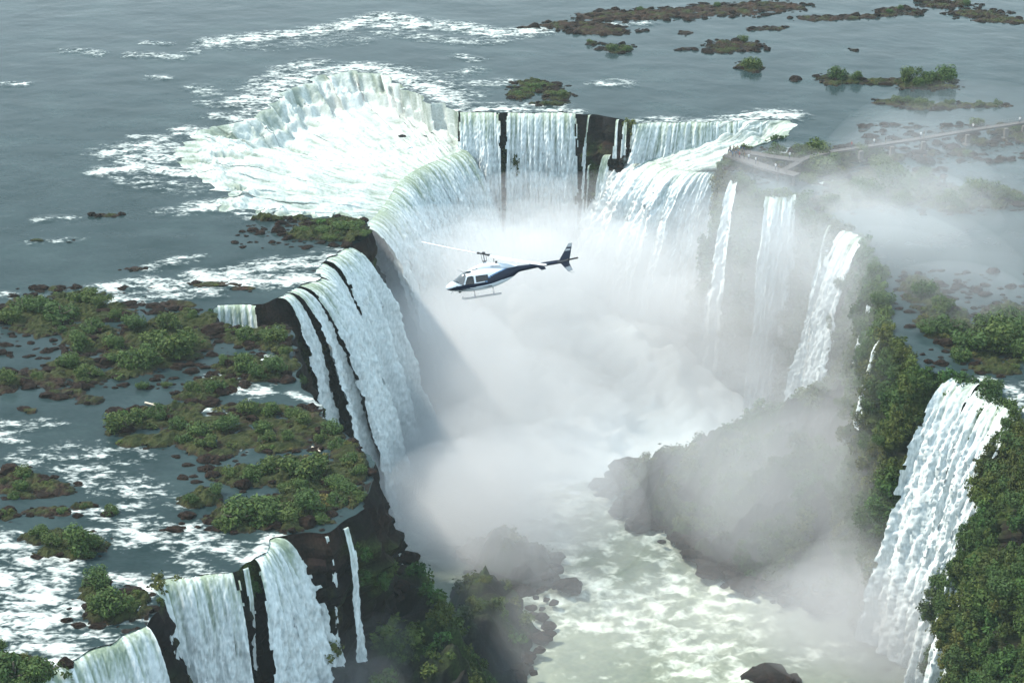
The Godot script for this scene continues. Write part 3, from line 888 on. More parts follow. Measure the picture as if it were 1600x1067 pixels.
func falls() -> void:
	var back: PackedVector2Array = sec.basin
	shelf("waterfall", "broad white upper cascade curving round the basin behind the helicopter", back, sec.lip_left, -6.8, -8.6, 0.17, 420, 90, 0.0, 0.34)
	shelf("rapids", "", back, sec.lip_left, -6.8, -8.6, 0.17, 420, 120, 0.34, 1.0)
	fall("giant curtain pouring off the white shelf, green ribbed, beside the rotor tip", sec.lip_left, -8.5, -52.0, [Vector2(0.97, 0.2), Vector2(0.75, 0.65)], 6.0, {"dens": 0.95, "green": 0.9, "edge": 0.6, "lead": 1.0, "rough": 1.3})
	fall("green tinged curtain at the back wall next to the white shelf", plan([-14.28, -479.96, -9.84, -479.67, -2.79, -479.38]), 0.0, -52.0, [Vector2(0.1, 1), Vector2(0, 1)], 3.2, {"dens": 0.75, "green": 0.8})
	fall("wide ragged curtain at the back wall beside the dark brown rock", plan([-1.8, -479.38, 8.2, -479.38, 17.19, -478.8]), 0.0, -52.0, [Vector2(0, 1), Vector2(-0.05, 1)], 2.6, {"dens": 0.6, "green": 0.3, "rough": 1.3})
	fall("thin white thread on the dark brown rock of the back wall", plan([19.1, -477.07, 20.08, -477.07]), 0.0, -26.0, [Vector2(-0.3, 1), Vector2(-0.3, 1)], 2.2, {"dens": 0.35, "edge": 0.3, "step": 0.2})
	fall("slim fall from the mossy ledge below the dark brown rock", plan([23.13, -472.12, 25.43, -472.66]), -9.0, -40.0, [Vector2(-0.5, 0.9), Vector2(-0.4, 1)], 3.0, {"dens": 0.5, "edge": 0.5, "spread": 0.8})
	fall("faint trickle at the foot of the dark brown rock", plan([19.3, -472.97, 20.28, -472.97]), -12.0, -40.0, [Vector2(-0.3, 1), Vector2(-0.3, 1)], 1.5, {"dens": 0.3, "edge": 0.3, "step": 0.2})
	for k in 3:
		var at: Array = [[25.92, -473.07, 27.2, -472.79], [28, -472.5, 29.58, -471.94], [30.33, -470.81, 32.25, -470.53]][k]
		fall(["first short ribbon stepping down beside the mossy ledge", "middle short ribbon stepping down onto the mossy ledge", "last short ribbon, next to the big white chute"][k], plan(at), 0.0, -9.5, [Vector2(-0.2, 1), Vector2(-0.2, 1)], 2.0, {"dens": 0.4, "edge": 0.5, "step": 0.22, "spread": 0.3})
	var chute: PackedVector2Array = sec.chute.slice(0, int(sec.chute.size() * 0.86))
	shelf("rapids", "", chute, sec.lip_right, -4.5, -9.0, 0.35, 260, 90)
	fall("low ragged white cascade feeding the huge dazzling fall", sec.chute.slice(1, int(sec.chute.size() * 0.46)), 0.0, -9.5, [Vector2(-0.1, 1), Vector2(-0.25, 0.95)], 2.4, {"dens": 0.55, "green": 0.15, "edge": 0.5, "lead": 1.5, "rough": 1.3})
	fall("huge dazzling white fall between the brown rock and the viewing platform", sec.lip_right, -8.9, -52.0, [Vector2(-0.97, 0.25), Vector2(-0.5, 0.85)], 7.0, {"dens": 1.3, "green": 0.0, "edge": 0.4, "lead": 1.0, "rough": 1.6, "spread": 0.12})
	fall("split white fall below the viewing platform", plan([50.85, -426.49, 52.09, -426.96, 52.82, -425.54]), 0.0, -50.0, [Vector2(-0.55, 0.85), Vector2(-0.35, 0.9)], 4.6, {"dens": 0.45, "green": 0.1, "edge": 0.6, "spread": 0.9})
	fall("straight bright fall with a flat top, second from the viewing platform", plan([57.04, -414.06, 60.76, -413.84, 64.74, -414.51]), 0.0, -50.0, [Vector2(-0.3, 0.95), Vector2(-0.1, 1)], 4.0, {"dens": 0.6, "green": 0.1, "edge": 0.7, "spread": 0.0})
	fall("pale veil almost lost in the mist", plan([67.91, -394.29, 69.44, -393.47]), 0.0, -45.0, [Vector2(-0.5, 0.8), Vector2(-0.5, 0.8)], 4.0, {"dens": 0.4, "green": 0.0, "edge": 0.7})
	fall("tall slanting white fall sliding into the mist above the slope", plan([70.99, -391.02, 72.99, -388.2, 74.58, -383.05]), 0.0, -48.0, [Vector2(-1.0, 0.35), Vector2(-0.9, 0.45)], 3.6, {"dens": 0.55, "green": 0.1, "edge": 0.8, "spread": 0.5})
	fall("upper of two thin threads on the misty green wall", plan([73.75, -361.44, 73.95, -359.68]), 0.0, -25.0, [Vector2(-1, 0.15), Vector2(-1, 0.15)], 2.0, {"cling": 9.5, "lead": 0.3, "dens": 0.6, "edge": 0.3, "step": 0.2, "spread": 1.2, "green": 0.0})
	fall("lower of two thin threads on the misty green wall", plan([70.17, -335.51, 70.2, -333.65]), 0.0, -20.0, [Vector2(-1, 0.15), Vector2(-1, 0.15)], 2.0, {"cling": 9.5, "lead": 0.3, "dens": 0.6, "edge": 0.3, "step": 0.2, "spread": 0.9, "green": 0.0})
	fall("double white fall plunging beside the overgrown near cliff, first half", plan([78.04, -313.42, 80.24, -312.03, 82.31, -310.66]), 0.0, -52.0, [Vector2(-0.9, 0.45), Vector2(-0.75, 0.66)], 4.2, {"dens": 0.95, "green": 0.0, "edge": 0.7, "spread": 1.3, "rough": 1.4})
	fall("double white fall plunging beside the overgrown near cliff, wider second half", plan([82.68, -309.84, 84.42, -304.73, 86.21, -297.45]), 0.0, -52.0, [Vector2(-0.8, 0.6), Vector2(-0.75, 0.66)], 5.0, {"dens": 1.0, "green": 0.0, "edge": 0.6, "spread": 0.8, "rough": 1.4})
	# the shaded falls along the near side
	fall("first narrow ribbon beside the dark overhang", plan([-45.08, -351.07, -43.79, -354.13]), 0.0, -50.0, [Vector2(0.95, 0.3), Vector2(0.95, 0.3)], 4.0, {"dens": 0.85, "edge": 0.5, "green": 0.0, "spread": 1.5})
	fall("second narrow ribbon close to the great arched curtain", plan([-43.7, -354.47, -42.18, -356.89]), 0.0, -50.0, [Vector2(0.95, 0.3), Vector2(0.97, 0.22)], 5.0, {"dens": 0.8, "edge": 0.4, "green": 0.0, "spread": 2.0})
	fall("great arched curtain with a green crest, in shade", plan([-41.99, -357.58, -40.26, -359.33, -38.35, -362.15]), 0.0, -52.0, [Vector2(0.95, 0.35), Vector2(0.98, 0.1)], 5.6, {"dens": 0.9, "green": 0.7, "edge": 0.5, "spread": 0.15})
	fall("shaded ribbon behind the great arched curtain", plan([-38.58, -363.22, -39.33, -367.19, -38.78, -371.23]), 0.0, -52.0, [Vector2(1, 0.15), Vector2(1, 0.15)], 5.0, {"dens": 0.75, "green": 0.2, "edge": 0.5, "spread": 0.7})
	fall("shaded curtain next to the dark cliff corner", plan([-38.19, -371.98, -36.71, -374.6, -35.03, -378.4, -34.01, -380.71]), 0.0, -52.0, [Vector2(0.98, 0.2), Vector2(0.98, 0.2)], 5.0, {"dens": 0.8, "green": 0.3, "edge": 0.6, "spread": 1.3})
	fall("small bright step fall behind the bushes near the dark overhang", plan([-57.91, -346.41, -56.36, -347.73, -51.04, -347.73, -49.55, -346.74]), 0.0, -9.0, [Vector2(0.3, 0.95), Vector2(0.1, 1)], 2.0, {"dens": 0.7, "green": 0.4, "edge": 0.4, "step": 0.22, "lead": 1.5})
	fall("nearest curtain, blue white, cut off by the lower edge", plan([-64.04, -213.93, -59.4, -219.88, -56.05, -224, -52.33, -227.25, -49.74, -229.4]), 0.0, -30.0, [Vector2(0.55, 0.85), Vector2(0.65, 0.75)], 3.6, {"dens": 0.8, "green": 0.5, "edge": 0.4, "spread": 0.05})
	fall("near fall between the rock islet and the dark gap", plan([-50.79, -237.64, -50.55, -241.58, -45.95, -242.67, -39.51, -244.69]), 0.0, -30.0, [Vector2(0.7, 0.7), Vector2(0.35, 0.95)], 3.0, {"dens": 0.6, "green": 0.3, "edge": 0.8})
	fall("wet veil in the dark gap of the near falls", plan([-39.02, -245.25, -38.19, -245.99]), 0.0, -28.0, [Vector2(0.4, 0.9), Vector2(0.4, 0.9)], 1.8, {"cling": 4.0, "lead": 0.4, "dens": 0.75, "edge": 0.3, "step": 0.2})
	fall("fan shaped near fall sweeping down onto the dark ledge", plan([-37.63, -247.49, -36.76, -248.82, -36.15, -252.47, -35.14, -254.43, -33.84, -254.82]), 0.0, -25.0, [Vector2(0.55, 0.85), Vector2(0.95, 0.3)], 3.6, {"dens": 0.8, "green": 0.15, "edge": 0.5, "spread": 0.5, "rough": 1.2})
	for k in [0, 2]:
		var at: Array = [[-28.1, -255.81, -27.64, -256.01], [-26.67, -257.01, -26.3, -257.21], [-25.51, -258.22, -24.71, -259.03], [-22.13, -268.21, -21.77, -270.37]][k]
		fall(["first thin veil on the dark cliff under the bushes", "second thin veil on the dark cliff under the bushes", "wider veil at the end of the dark cliff under the bushes", "white thread behind the bushy cliff corner"][k], plan(at), -0.4, -27.0, [Vector2(0.6, 0.8), Vector2(0.6, 0.8)], [1.6, 1.6, 2.0, 3.0][k], {"cling": 5.0, "lead": 0.3, "dens": [1.0, 1.0, 1.0, 0.8][k], "edge": 0.25, "step": 0.2, "spread": 1.2, "green": 0.0})


# ---------------------------------------------------------------- islands, rocks, shrubs

var stones := []
var balls := []
var trunk_mesh: ArrayMesh
var rock_places := []
var tuft_places := []
const RANK := ["largest", "second largest", "third largest", "fourth largest", "fifth largest", "sixth largest", "seventh largest"]
var land := []       # every island's ellipses, to stand things on


func ground_at(p: Vector2) -> float:
	var y := -0.3
	for isle in land:
		y = maxf(y, isle_height(p, isle[0], isle[1]))
	return y


func isle_height(p: Vector2, e: Array, tall: float) -> float:
	var f := -1.0
	for k in range(0, e.size(), 4):
		f = maxf(f, 1.0 - (pow((p.x - e[k]) / e[k + 2], 2.0) + pow((p.y - e[k + 1]) / e[k + 3], 2.0)))
	if f <= -1.0:
		return -1.0
	var n := n_b.get_noise_2dv(p * 0.17) * 0.85 + n_b.get_noise_2dv(p * 0.6) * 0.5
	return (minf(f, 0.55) + n * 1.05 - 0.08) * tall


func island(label: String, e: Array, tall := 1.0, brown := 0.5, rocks := 1.0, plants := 1.0) -> void:
	land.append([e, tall])
	var lo := Vector2(e[0], e[1])
	var hi := lo
	for k in range(0, e.size(), 4):
		lo = lo.min(Vector2(e[k] - e[k + 2] * 1.2, e[k + 1] - e[k + 3] * 1.2))
		hi = hi.max(Vector2(e[k] + e[k + 2] * 1.2, e[k + 1] + e[k + 3] * 1.2))
	var st := clampf((hi.x - lo.x) / 70.0, 0.3, 0.7)
	var nu := int((hi.x - lo.x) / st) + 2
	var nv := int((hi.y - lo.y) / st) + 2
	var v := PackedVector3Array()
	var c := PackedColorArray()
	var keep := PackedByteArray()
	for i in nu:
		for j in nv:
			var p := lo + Vector2(i, j) * st
			var y := isle_height(p, e, tall)
			v.append(Vector3(p.x, y + n_b.get_noise_2dv(p * 1.3) * 0.16, p.y))
			keep.append(int(y > -0.35 and not Geometry2D.is_point_in_polygon(p, rim)))
			var t := n_a.get_noise_2dv(p * 0.21) * 0.6 + n_b.get_noise_2dv(p * 0.9) * 0.5
			var col := Color(0.012, 0.0105, 0.010).lerp(Color(0.048, 0.029, 0.021), clampf(brown + t, 0, 1))
			var moss := clampf((n_b.get_noise_2dv(p * 0.17 + Vector2(70, 0)) + 0.9 * plants - 0.55 + clampf(y, 0, 0.5)) * 2.2, 0, 1) * clampf(y * 3.0, 0, 1)
			c.append(col.lerp(Color(0.024, 0.033, 0.012).lerp(Color(0.050, 0.056, 0.020), clampf(t + 0.4, 0, 1)), moss))
	tag(put("island", net(nu, nv, v, c, keep, false), M.soil), label, "", "", "structure")
	var r := RandomNumberGenerator.new()
	r.seed = int(absf(e[0] * 31 + e[1] * 7))
	for k in int((hi.x - lo.x) * (hi.y - lo.y) * 0.30):
		var p := Vector2(r.randf_range(lo.x, hi.x), r.randf_range(lo.y, hi.y))
		var y := isle_height(p, e, tall)
		if Geometry2D.is_point_in_polygon(p, rim):
			continue
		if y > -0.95 * tall and y < 0.3 * tall and r.randf() < 0.9 * rocks:
			rock_places.append([Vector3(p.x, maxf(y, -0.1), p.y), clampf(0.25 + absf(r.randfn(0, 0.5)), 0.22, 1.8), r.randi(), label])
		elif y > 0.12 and n_b.get_noise_2dv(p * 0.17 + Vector2(70, 0)) + 0.9 * plants > 0.5 and r.randf() < 0.5 * plants:
			tuft_places.append([Vector3(p.x, y - 0.05, p.y), clampf(0.4 + absf(r.randfn(0, 0.5)), 0.35, 1.7), r.randi()])


func shrubs(label: String, group: String, flat: Array, tall := 1.0) -> void:
	var order := range(0, flat.size(), 3)
	order.sort_custom(func(a: int, b: int) -> bool: return flat[a + 2] > flat[b + 2])
	for i in order.size():
		var k: int = order[i]
		var p := Vector2(flat[k], flat[k + 1])
		var r: float = flat[k + 2] * 1.25
		var o := base("shrub", Vector3(p.x, maxf(0.0, ground_at(p)) - 0.1, p.y), rng.randf() * TAU)
		put("crown", balls[rng.randi() % balls.size()], M.leaf, o)
		put("trunk", trunk_mesh, M.bark, o)
		o.scale = Vector3(r, r * rng.randf_range(0.75, 1.0) * tall, r)
		var first := order.size() == 1
		tag(o, label if first else ((RANK[i] if i < RANK.size() else "smaller") + " " + label), "shrub", "" if first or (i < RANK.size() and false) else group)


func islands() -> void:
	for k in 6:
		stones.append(stone(k, [0.6, 0.75, 0.5, 0.9, 0.65, 0.8][k]))
		balls.append(leaf_ball(200 + k, 1500, 0.085, [0.8, 1.0, 0.7, 0.9, 0.75, 1.05][k], Color(0.022, 0.040, 0.012), [Color(0.062, 0.096, 0.026), Color(0.052, 0.088, 0.028), Color(0.076, 0.098, 0.028)][k % 3]))
	var limbs := [[[Vector3(0, -0.1, 0), 0.07], [Vector3(0.03, 0.3, 0.02), 0.05], [Vector3(0.0, 0.65, 0.05), 0.02]]]
	for k in 6:
		var a := k * 1.05
		limbs.append([[Vector3(0.01, 0.08 + k * 0.03, 0), 0.04], [Vector3(cos(a) * 0.25, 0.3, sin(a) * 0.25), 0.026], [Vector3(cos(a) * 0.55, 0.42 + 0.03 * k, sin(a) * 0.55), 0.008]])
	trunk_mesh = tubes(limbs, 5)

	island("bushy island beside the wide calm river", [-93.53, -345.1, 5.54, 7.2, -85.61, -348.4, 6.82, 7.32, -77.22, -343.47, 4.9, 5.2, -85.99, -338.65, 8.48, 6.98, -78.37, -330.88, 5.34, 7.62], 1.1, 0.5, 1.0, 1.0)
	island("long bushy island in the middle of the shoals", [-65.82, -333.95, 8.38, 6.81, -66.64, -324.88, 8.77, 8.28, -60.09, -327.86, 5.3, 7.5, -68.83, -317.64, 5.74, 5.12, -79.15, -317.64, 4.59, 5.69, -74.87, -313.42, 3.4, 3.89, -60.8, -340.24, 6.08, 4.47, -56.92, -338.65, 8.48, 3.8], 1.1, 0.55, 1.0, 1.0)
	island("broken rocks standing in the shallows", [-86.21, -313.42, 5.67, 3.89, -88.95, -310.66, 3.38, 4.38, -79.94, -310.66, 2.48, 2.19, -77.39, -306.59, 3.34, 2.41, -72.96, -303.93, 3.32, 2.11], 0.8, 0.5, 1.6, 0.5)
	island("mossy shelf beside the great arched curtain", [-48.88, -332.41, 5.36, 5.53, -44.53, -330.88, 3.56, 5.49, -44.74, -317.64, 6.31, 6.26, -49.33, -317.64, 4.59, 5.12, -51.79, -310.66, 3.94, 4.11, -54.56, -306.59, 4.45, 3.75, -56.12, -298.73, 4.9, 4.11, -42, -321.95, 1.74, 7.28], 1.0, 0.5, 1.0, 0.9)
	island("mossy shelf reaching the cliff edge under the falls", [-59.5, -296.18, 6.49, 4.05, -64.99, -293.67, 3.22, 4.99, -52.45, -292.42, 7.49, 5.45, -45.76, -298.73, 7.63, 3.59, -40.17, -297.45, 6.51, 4.08, -35.45, -293.67, 6.45, 5.49, -40.11, -287.54, 8.44, 4.34, -47.34, -286.34, 8.42, 4.31, -30.83, -289.96, 3.83, 5.86, -26.98, -281.62, 2.7, 5.82, -59.11, -287.54, 6.33, 2.89], 1.0, 0.5, 0.8, 0.95)
	island("overgrown headland above the dark cliff", [-33.67, -275.9, 8.16, 6.3, -40.67, -274.78, 6.1, 4.47, -45.76, -274.78, 3.05, 2.68, -27.68, -271.46, 4.53, 9.86, -31.59, -265.02, 5.92, 6.32, -39.1, -261.89, 7.82, 5.37, -48.68, -267.14, 3.48, 3.84, -24.8, -273.22, 2.02, 9.97, -35.78, -258.42, 5.32, 2.43], 1.3, 0.5, 0.8, 1.0)
	island("low island with a tuft of green at its tip", [-76.51, -271.46, 5.54, 3.94, -78.29, -274.78, 2.54, 2.68, -71.24, -270.37, 3.01, 2.18], 0.9, 0.6, 1.2, 0.7)
	island("thin line of rocks in the rapids", [-70.61, -262.93, 4.41, 1.66, -77.23, -261.89, 1.76, 2.07, -66.05, -264.6, 1.97, 1.05], 0.7, 0.5, 1.6, 0.6)
	island("island with a round dark bush above the near rapids", [-69.31, -254.82, 4.3, 2.77, -63.46, -251.89, 3.79, 3.88, -66.57, -250.92, 4.25, 2.7], 1.0, 0.4, 1.0, 0.9)
	island("rocky islet splitting the near falls", [-58.99, -238.88, 2.72, 3.2, -55.73, -233.64, 3.74, 4.12, -52.62, -236.24, 1.8, 2.62, -50.44, -232.44, 1.42, 1.36], 1.4, 0.35, 1.4, 0.8)
	island("near river bank with a bare orange patch", [-66.72, -218.18, 5.91, 4.32, -62.5, -216.34, 3.02, 2.74], 1.6, 0.9, 0.4, 0.8)
	island("mossy headland between two groups of falls", [-38.61, -390.62, 7.67, 8.11, -43.62, -388.6, 4.77, 4.82, -33.26, -388.6, 3.27, 8.03, -50.1, -398.03, 6.96, 1.67], 1.3, 0.45, 1.0, 1.0)
	island("low mossy islet behind the back wall falls", [2.54, -497.39, 3.73, 5.58, 6.87, -504.93, 6.01, 4.46, 11.82, -495.53, 4.22, 4.93, 5.19, -509.43, 4.33, 1.94, 10, -488.24, 5, 1.8], 0.9, 0.35, 1.2, 1.0)
	island("long bar of brown rock across the far river", [31.37, -584.95, 11.76, 6.65, 19.23, -572.73, 10.58, 5.6, 26.66, -566.4, 9.52, 4.7, 43.3, -587.45, 7.87, 6.7, 51.17, -587.45, 9.84, 6.7, 65.45, -592.51, 13.88, 7.65, 79.96, -597.65, 11.99, 6.91], 0.9, 0.75, 1.2, 0.15)
	island("small green islet below the brown bar", [30.35, -545.2, 4.41, 5.85, 23.78, -551.11, 1.86, 2.24], 0.8, 0.4, 1.0, 0.9)
	island("flat dark rock islet in the far river", [64.7, -548.14, 8.13, 6.65, 60.56, -543.74, 4.59, 3.64], 0.8, 0.5, 1.5, 0.3)
	island("islet under a single round bush", [66.29, -524.71, 3.55, 5.46], 0.8, 0.4, 1.2, 0.9)
	island("thin rock line in the far river", [93.62, -581.65, 7.8, 3.29, 103.64, -583.29, 7.82, 2.48, 120.67, -590.82, 6.73, 5.08, 111.74, -584.95, 5.88, 2.49], 0.8, 0.5, 1.6, 0.3)
	island("rock bar at the far corner of the river", [136.66, -601.13, 9.04, 5.24, 143.67, -587.45, 8.86, 5.86, 148.04, -580.82, 6.82, 4.92, 153.29, -578.37, 2.91, 3.25], 0.8, 0.6, 1.4, 0.4)
	island("islet with two clumps of trees", [88.57, -511.37, 5.21, 5.87, 96.92, -509.43, 6.92, 3.24, 103.84, -509.43, 4.33, 3.24, 110.26, -506.85, 6.55, 5.77, 116.82, -509.43, 3.81, 6.47], 0.9, 0.5, 1.0, 0.8)
	island("long low islet above the footbridge", [100.19, -489.44, 5.84, 3.01, 106.29, -486.44, 5.81, 4.17, 114.59, -486.44, 6.64, 2.98, 122.89, -486.44, 6.64, 1.79], 0.8, 0.5, 1.0, 0.8)
	island("green headland under the viewing platform", [72.08, -434.16, 9.01, 10.73, 64.89, -436.61, 7.55, 6.89, 72, -444.11, 5.36, 6.09, 57.4, -437.11, 7.55, 6.41, 53.49, -440.08, 3.65, 4.99, 81.55, -441.58, 6.1, 4.02], 1.2, 0.4, 0.5, 1.0)
	island("scrubby island behind the mist", [87.68, -420.88, 11.69, 13.86, 78.88, -416.31, 8.68, 11.32, 93.52, -420.88, 5.85, 11.54, 71.15, -408.3, 5.12, 6.13], 1.1, 0.4, 0.6, 1.0)
	island("green island at the misty edge of the river", [104.66, -411.83, 8.6, 8, 96.58, -407.43, 5.68, 6.1, 113.05, -410.94, 2.86, 6.2], 1.1, 0.4, 0.6, 1.0)
	island("rocks round the footbridge piers", [107.67, -446.14, 2.46, 4.09, 113.35, -454.46, 3.44, 4.23, 99.78, -445.12, 2.15, 4.07, 90.88, -442.59, 3.36, 4.03, 123.21, -459.8, 5.53, 5.39, 126.37, -466.35, 6.4, 3.32], 1.4, 0.7, 2.0, 0.5)
	island("scattered rocks in the calm river", [-88.78, -400.13, 3.08, 1.27, -92.7, -383.44, 1.62, 1.18, -100.29, -384.23, 1.62, 1.18, -76.9, -367.55, 2.08, 1.46, -89.78, -356.19, 2.28, 1.38, -59.78, -358.63, 5.34, 1.4, -53.11, -356.19, 3.16, 1.04, -64.98, -347.4, 4.33, 2.65, -82.23, -299.5, 1.31, 1.29, -61.59, -262.93, 1.18, 1.25], 0.7, 0.5, 2.2, 0.6)
	island("scattered low rocks of the far river", [52.1, -563.28, 2.65, 2.33, 72.62, -568.76, 2.87, 2.37, 78.46, -569.55, 3.44, 2.37, 50.53, -544.47, 2.57, 1.46, 98.18, -543.74, 1.65, 1.46, 76.32, -510.72, 1.56, 1.3, 3.83, -570.34, 1.53, 1.59], 0.6, 0.4, 2.5, 0.1)

	island("hazy green bank above the double white fall", [87.78, -327.86, 8.25, 8.4, 81.75, -338.65, 6.06, 10.79, 80.72, -355.16, 4.54, 9.63, 96.89, -338.65, 7.27, 10.79, 87.18, -317.64, 4.59, 3.41], 1.1, 0.4, 0.6, 1.0)
	shrubs("hazy shrub on the green bank above the double white fall", "shrubs above the double fall", [89.2, -326.36, 3.99, 84.31, -325.47, 3.51, 93.81, -330.88, 3.56, 81.98, -333.95, 3.11, 88.56, -333.95, 3.11, 82.12, -343.47, 2.7, 80.69, -351.75, 2.5, 81.22, -321.95, 2.55, 92.82, -321.95, 3.25, 77.79, -333.95, 2.39, 93.86, -338.65, 2.91])
	shrubs("green shrub on the bushy island at the edge of the calm river", "shrubs on the island by the calm river", [-83.22, -350.07, 2.99, -94.5, -346.08, 2.96, -95.18, -339.61, 2.43, -90.46, -343.47, 2.7, -85.85, -340.24, 3.65, -78.87, -334.57, 2.4, -79.23, -326.36, 2.58, -79.08, -346.74, 1.98, -75.87, -340.24, 1.58])
	shrubs("green shrub on the long island in the shoals", "shrubs on the long shoal island", [-70.59, -335.2, 2.4, -65.63, -327.86, 3.06, -61.45, -323.12, 3.96, -68.1, -316.78, 2.98, -64.96, -318.49, 2.99, -59.49, -325.47, 2.81, -80.25, -317.92, 2.53, -75.43, -312.86, 2.27, -72.77, -326.36, 2.35, -64.49, -334.57, 2.4, -60.8, -340.24, 1.46, -71.84, -320.21, 1.73])
	shrubs("small green shrub among the broken shallows rocks", "shrubs in the shallows", [-88.59, -310.11, 1.8, -84.15, -312.86, 1.25, -85.7, -311.21, 1.01, -64.68, -309.02, 1.23, -60.62, -309.56, 0.9])
	shrubs("dark green shrub on the mossy shelf by the great arched curtain", "shrubs on the curtain shelf", [-48.77, -329.67, 2.37, -44.04, -329.67, 2.6, -46.31, -330.88, 1.78, -47.81, -315.65, 2.51, -41.99, -315.65, 2.51, -44.81, -313.42, 1.81, -51.75, -307.94, 2.24, -51.82, -319.06, 1.38, -55.8, -307.4, 1.56, -41.23, -323.41, 1.4])
	shrubs("green shrub on the mossy shelf at the cliff edge", "shrubs on the cliff edge shelf", [-64.99, -291.93, 2.78, -63.39, -294.92, 1.72, -60.26, -296.18, 1.95, -51.41, -290.45, 2.55, -47.68, -291.93, 2.14, -44.86, -298.47, 2.18, -41.1, -297.96, 1.96, -37.4, -296.94, 1.63, -41.04, -290.94, 1.92, -35.26, -293.92, 1.61, -40.27, -287.06, 1.58, -36.95, -286.58, 1.26, -49.9, -285.15, 1.89, -54.08, -287.06, 1.48, -30.23, -290.45, 1.92, -28.72, -285.15, 1.68, -31.67, -287.54, 1.27, -26.33, -280, 1.65, -56.12, -291.93, 1.5])
	shrubs("leafy shrub on the overgrown headland above the dark cliff", "shrubs on the dark cliff headland", [-41.59, -259.23, 3.88, -36.79, -260.45, 3.5, -30.79, -262.93, 2.75, -38.31, -276.35, 2.66, -32.66, -275.01, 3.66, -28.63, -271.9, 2.22, -44.91, -274.56, 1.42, -41.04, -273.67, 2.23, -46.48, -268.43, 1.3, -49.35, -265.02, 1.28, -26.27, -268.86, 1.8, -27.08, -265.44, 1.78, -33.51, -259.84, 2.14, -43.79, -257.61, 1.74, -24.81, -274.78, 1.63, -23.84, -267.14, 1.39, -28.65, -259.84, 1.55, -33, -269.29, 1.6, -36.12, -270.37, 1.4])
	shrubs("pale green shrub at the tip of the low island", "shrubs on the low island", [-77.83, -274.56, 1.52, -76.81, -270.15, 1.5, -77.6, -267.57, 0.99])
	shrubs("low shrub in the line of rocks in the rapids", "shrubs in the rapids", [-61.51, -262.51, 1.37, -69.24, -262.93, 1.18, -77.66, -261.27, 0.98, -65.92, -263.97, 0.69])
	shrubs("round shrub on the island above the near rapids", "shrubs above the near rapids", [-70.95, -254.43, 1.62, -67.97, -251.31, 1.61, -63.65, -250.54, 2.92, -61.56, -251.89, 1.7])
	shrubs("dark shrub on the rocky islet splitting the near falls", "shrubs on the splitting islet", [-59.28, -239.42, 2.18, -55.7, -232.1, 3.02, -53.05, -233.64, 1.43, -57.79, -232.78, 1.42])
	shrubs("dark tree on the near bank with the orange patch", "trees on the near bank", [-65.13, -215.73, 3.52, -60.91, -214.83, 2.67, -69.02, -224.16, 1.04, -62.36, -212.44, 2.48], 1.2)
	shrubs("low shrub on the mossy headland between two groups of falls", "shrubs on the mossy headland", [-41, -389.81, 2.46, -37.03, -391.43, 2.74, -33.35, -389.81, 2.46, -31.15, -385.81, 1.63, -43.85, -388.2, 1.63, -38.54, -385.02, 1.89], 0.6)
	shrubs("flat green cushion on the islet behind the back wall falls", "cushions behind the back falls", [1.69, -496.77, 1.86, 6, -503.66, 2.06, 8.59, -505.57, 1.72, 12.48, -494.92, 2.19, 3.75, -500.51, 1.36], 0.5)
	shrubs("little bush on the far river islets", "bushes of the far river", [28.92, -542.29, 2.01, 32.59, -542.29, 1.83, 67.22, -552.61, 1.49, 63.8, -595.93, 1.2, 142.31, -599.39, 1.6, 39.57, -590.82, 1.19, 120.59, -592.51, 1.19])
	shrubs("round bush alone on its islet in the far river", "lone bush in the far river", [66.74, -524.03, 3.37])
	shrubs("tree in the two clumps on the far islet", "trees of the two clumps", [88.67, -512.03, 2.96, 93.22, -510.07, 2.08, 107.75, -508.13, 2.76, 112.33, -506.85, 2.58, 116.82, -509.43, 3.46, 109.42, -504.29, 2.06], 1.2)
	shrubs("low bush on the long islet above the footbridge", "bushes on the long islet", [100.86, -489.44, 1.67, 106.45, -486.44, 2.33, 114.01, -487.64, 1.5, 121.1, -485.85, 1.49, 126.35, -487.04, 1.33, 103.53, -489.44, 1.34])
	shrubs("bush beside the footbridge", "bushes along the footbridge", [117.03, -469.69, 2.09, 86.73, -445.12, 3.07, 83.16, -442.09, 2.14, 88.14, -440.08, 1.82, 109.31, -443.09, 1.68, 126.03, -463.6, 1.59])
	shrubs("green bush around the viewing platform", "bushes round the platform", [73.09, -441.08, 3.35, 72.12, -429.34, 3.57, 67.77, -422.74, 2.35, 75.08, -434.16, 2.7, 63.96, -447.17, 2.16, 60.79, -440.08, 1.52, 53.48, -420.88, 2.05, 52.66, -435.14, 1.5, 49.86, -434.16, 1.8, 69.08, -445.12, 2.15])
	shrubs("hazy green bush on the scrubby island behind the mist", "bushes behind the mist", [86.39, -429.34, 3.27, 86.9, -419.05, 4.08, 80.86, -411.83, 3.44, 90.46, -416.31, 2.89, 79.03, -417.22, 2.61, 86.8, -408.3, 2.56, 85.9, -434.16, 1.95, 70.88, -406.56, 2.27, 93.97, -423.2, 2.06])
	shrubs("hazy tree on the green island at the misty edge", "trees at the misty edge", [97.05, -408.3, 2.85, 104.89, -410.94, 3.43, 109.62, -410.94, 2.86, 101.6, -410.94, 2.58, 98.87, -404.83, 1.98, 112.91, -409.18, 1.85])

	rock_places.sort_custom(func(a: Array, b: Array) -> bool: return a[1] * (1.0 + a[0].z / 900.0) > b[1] * (1.0 + b[0].z / 900.0))
	var rest := [[], [], []]
	var seen := {}
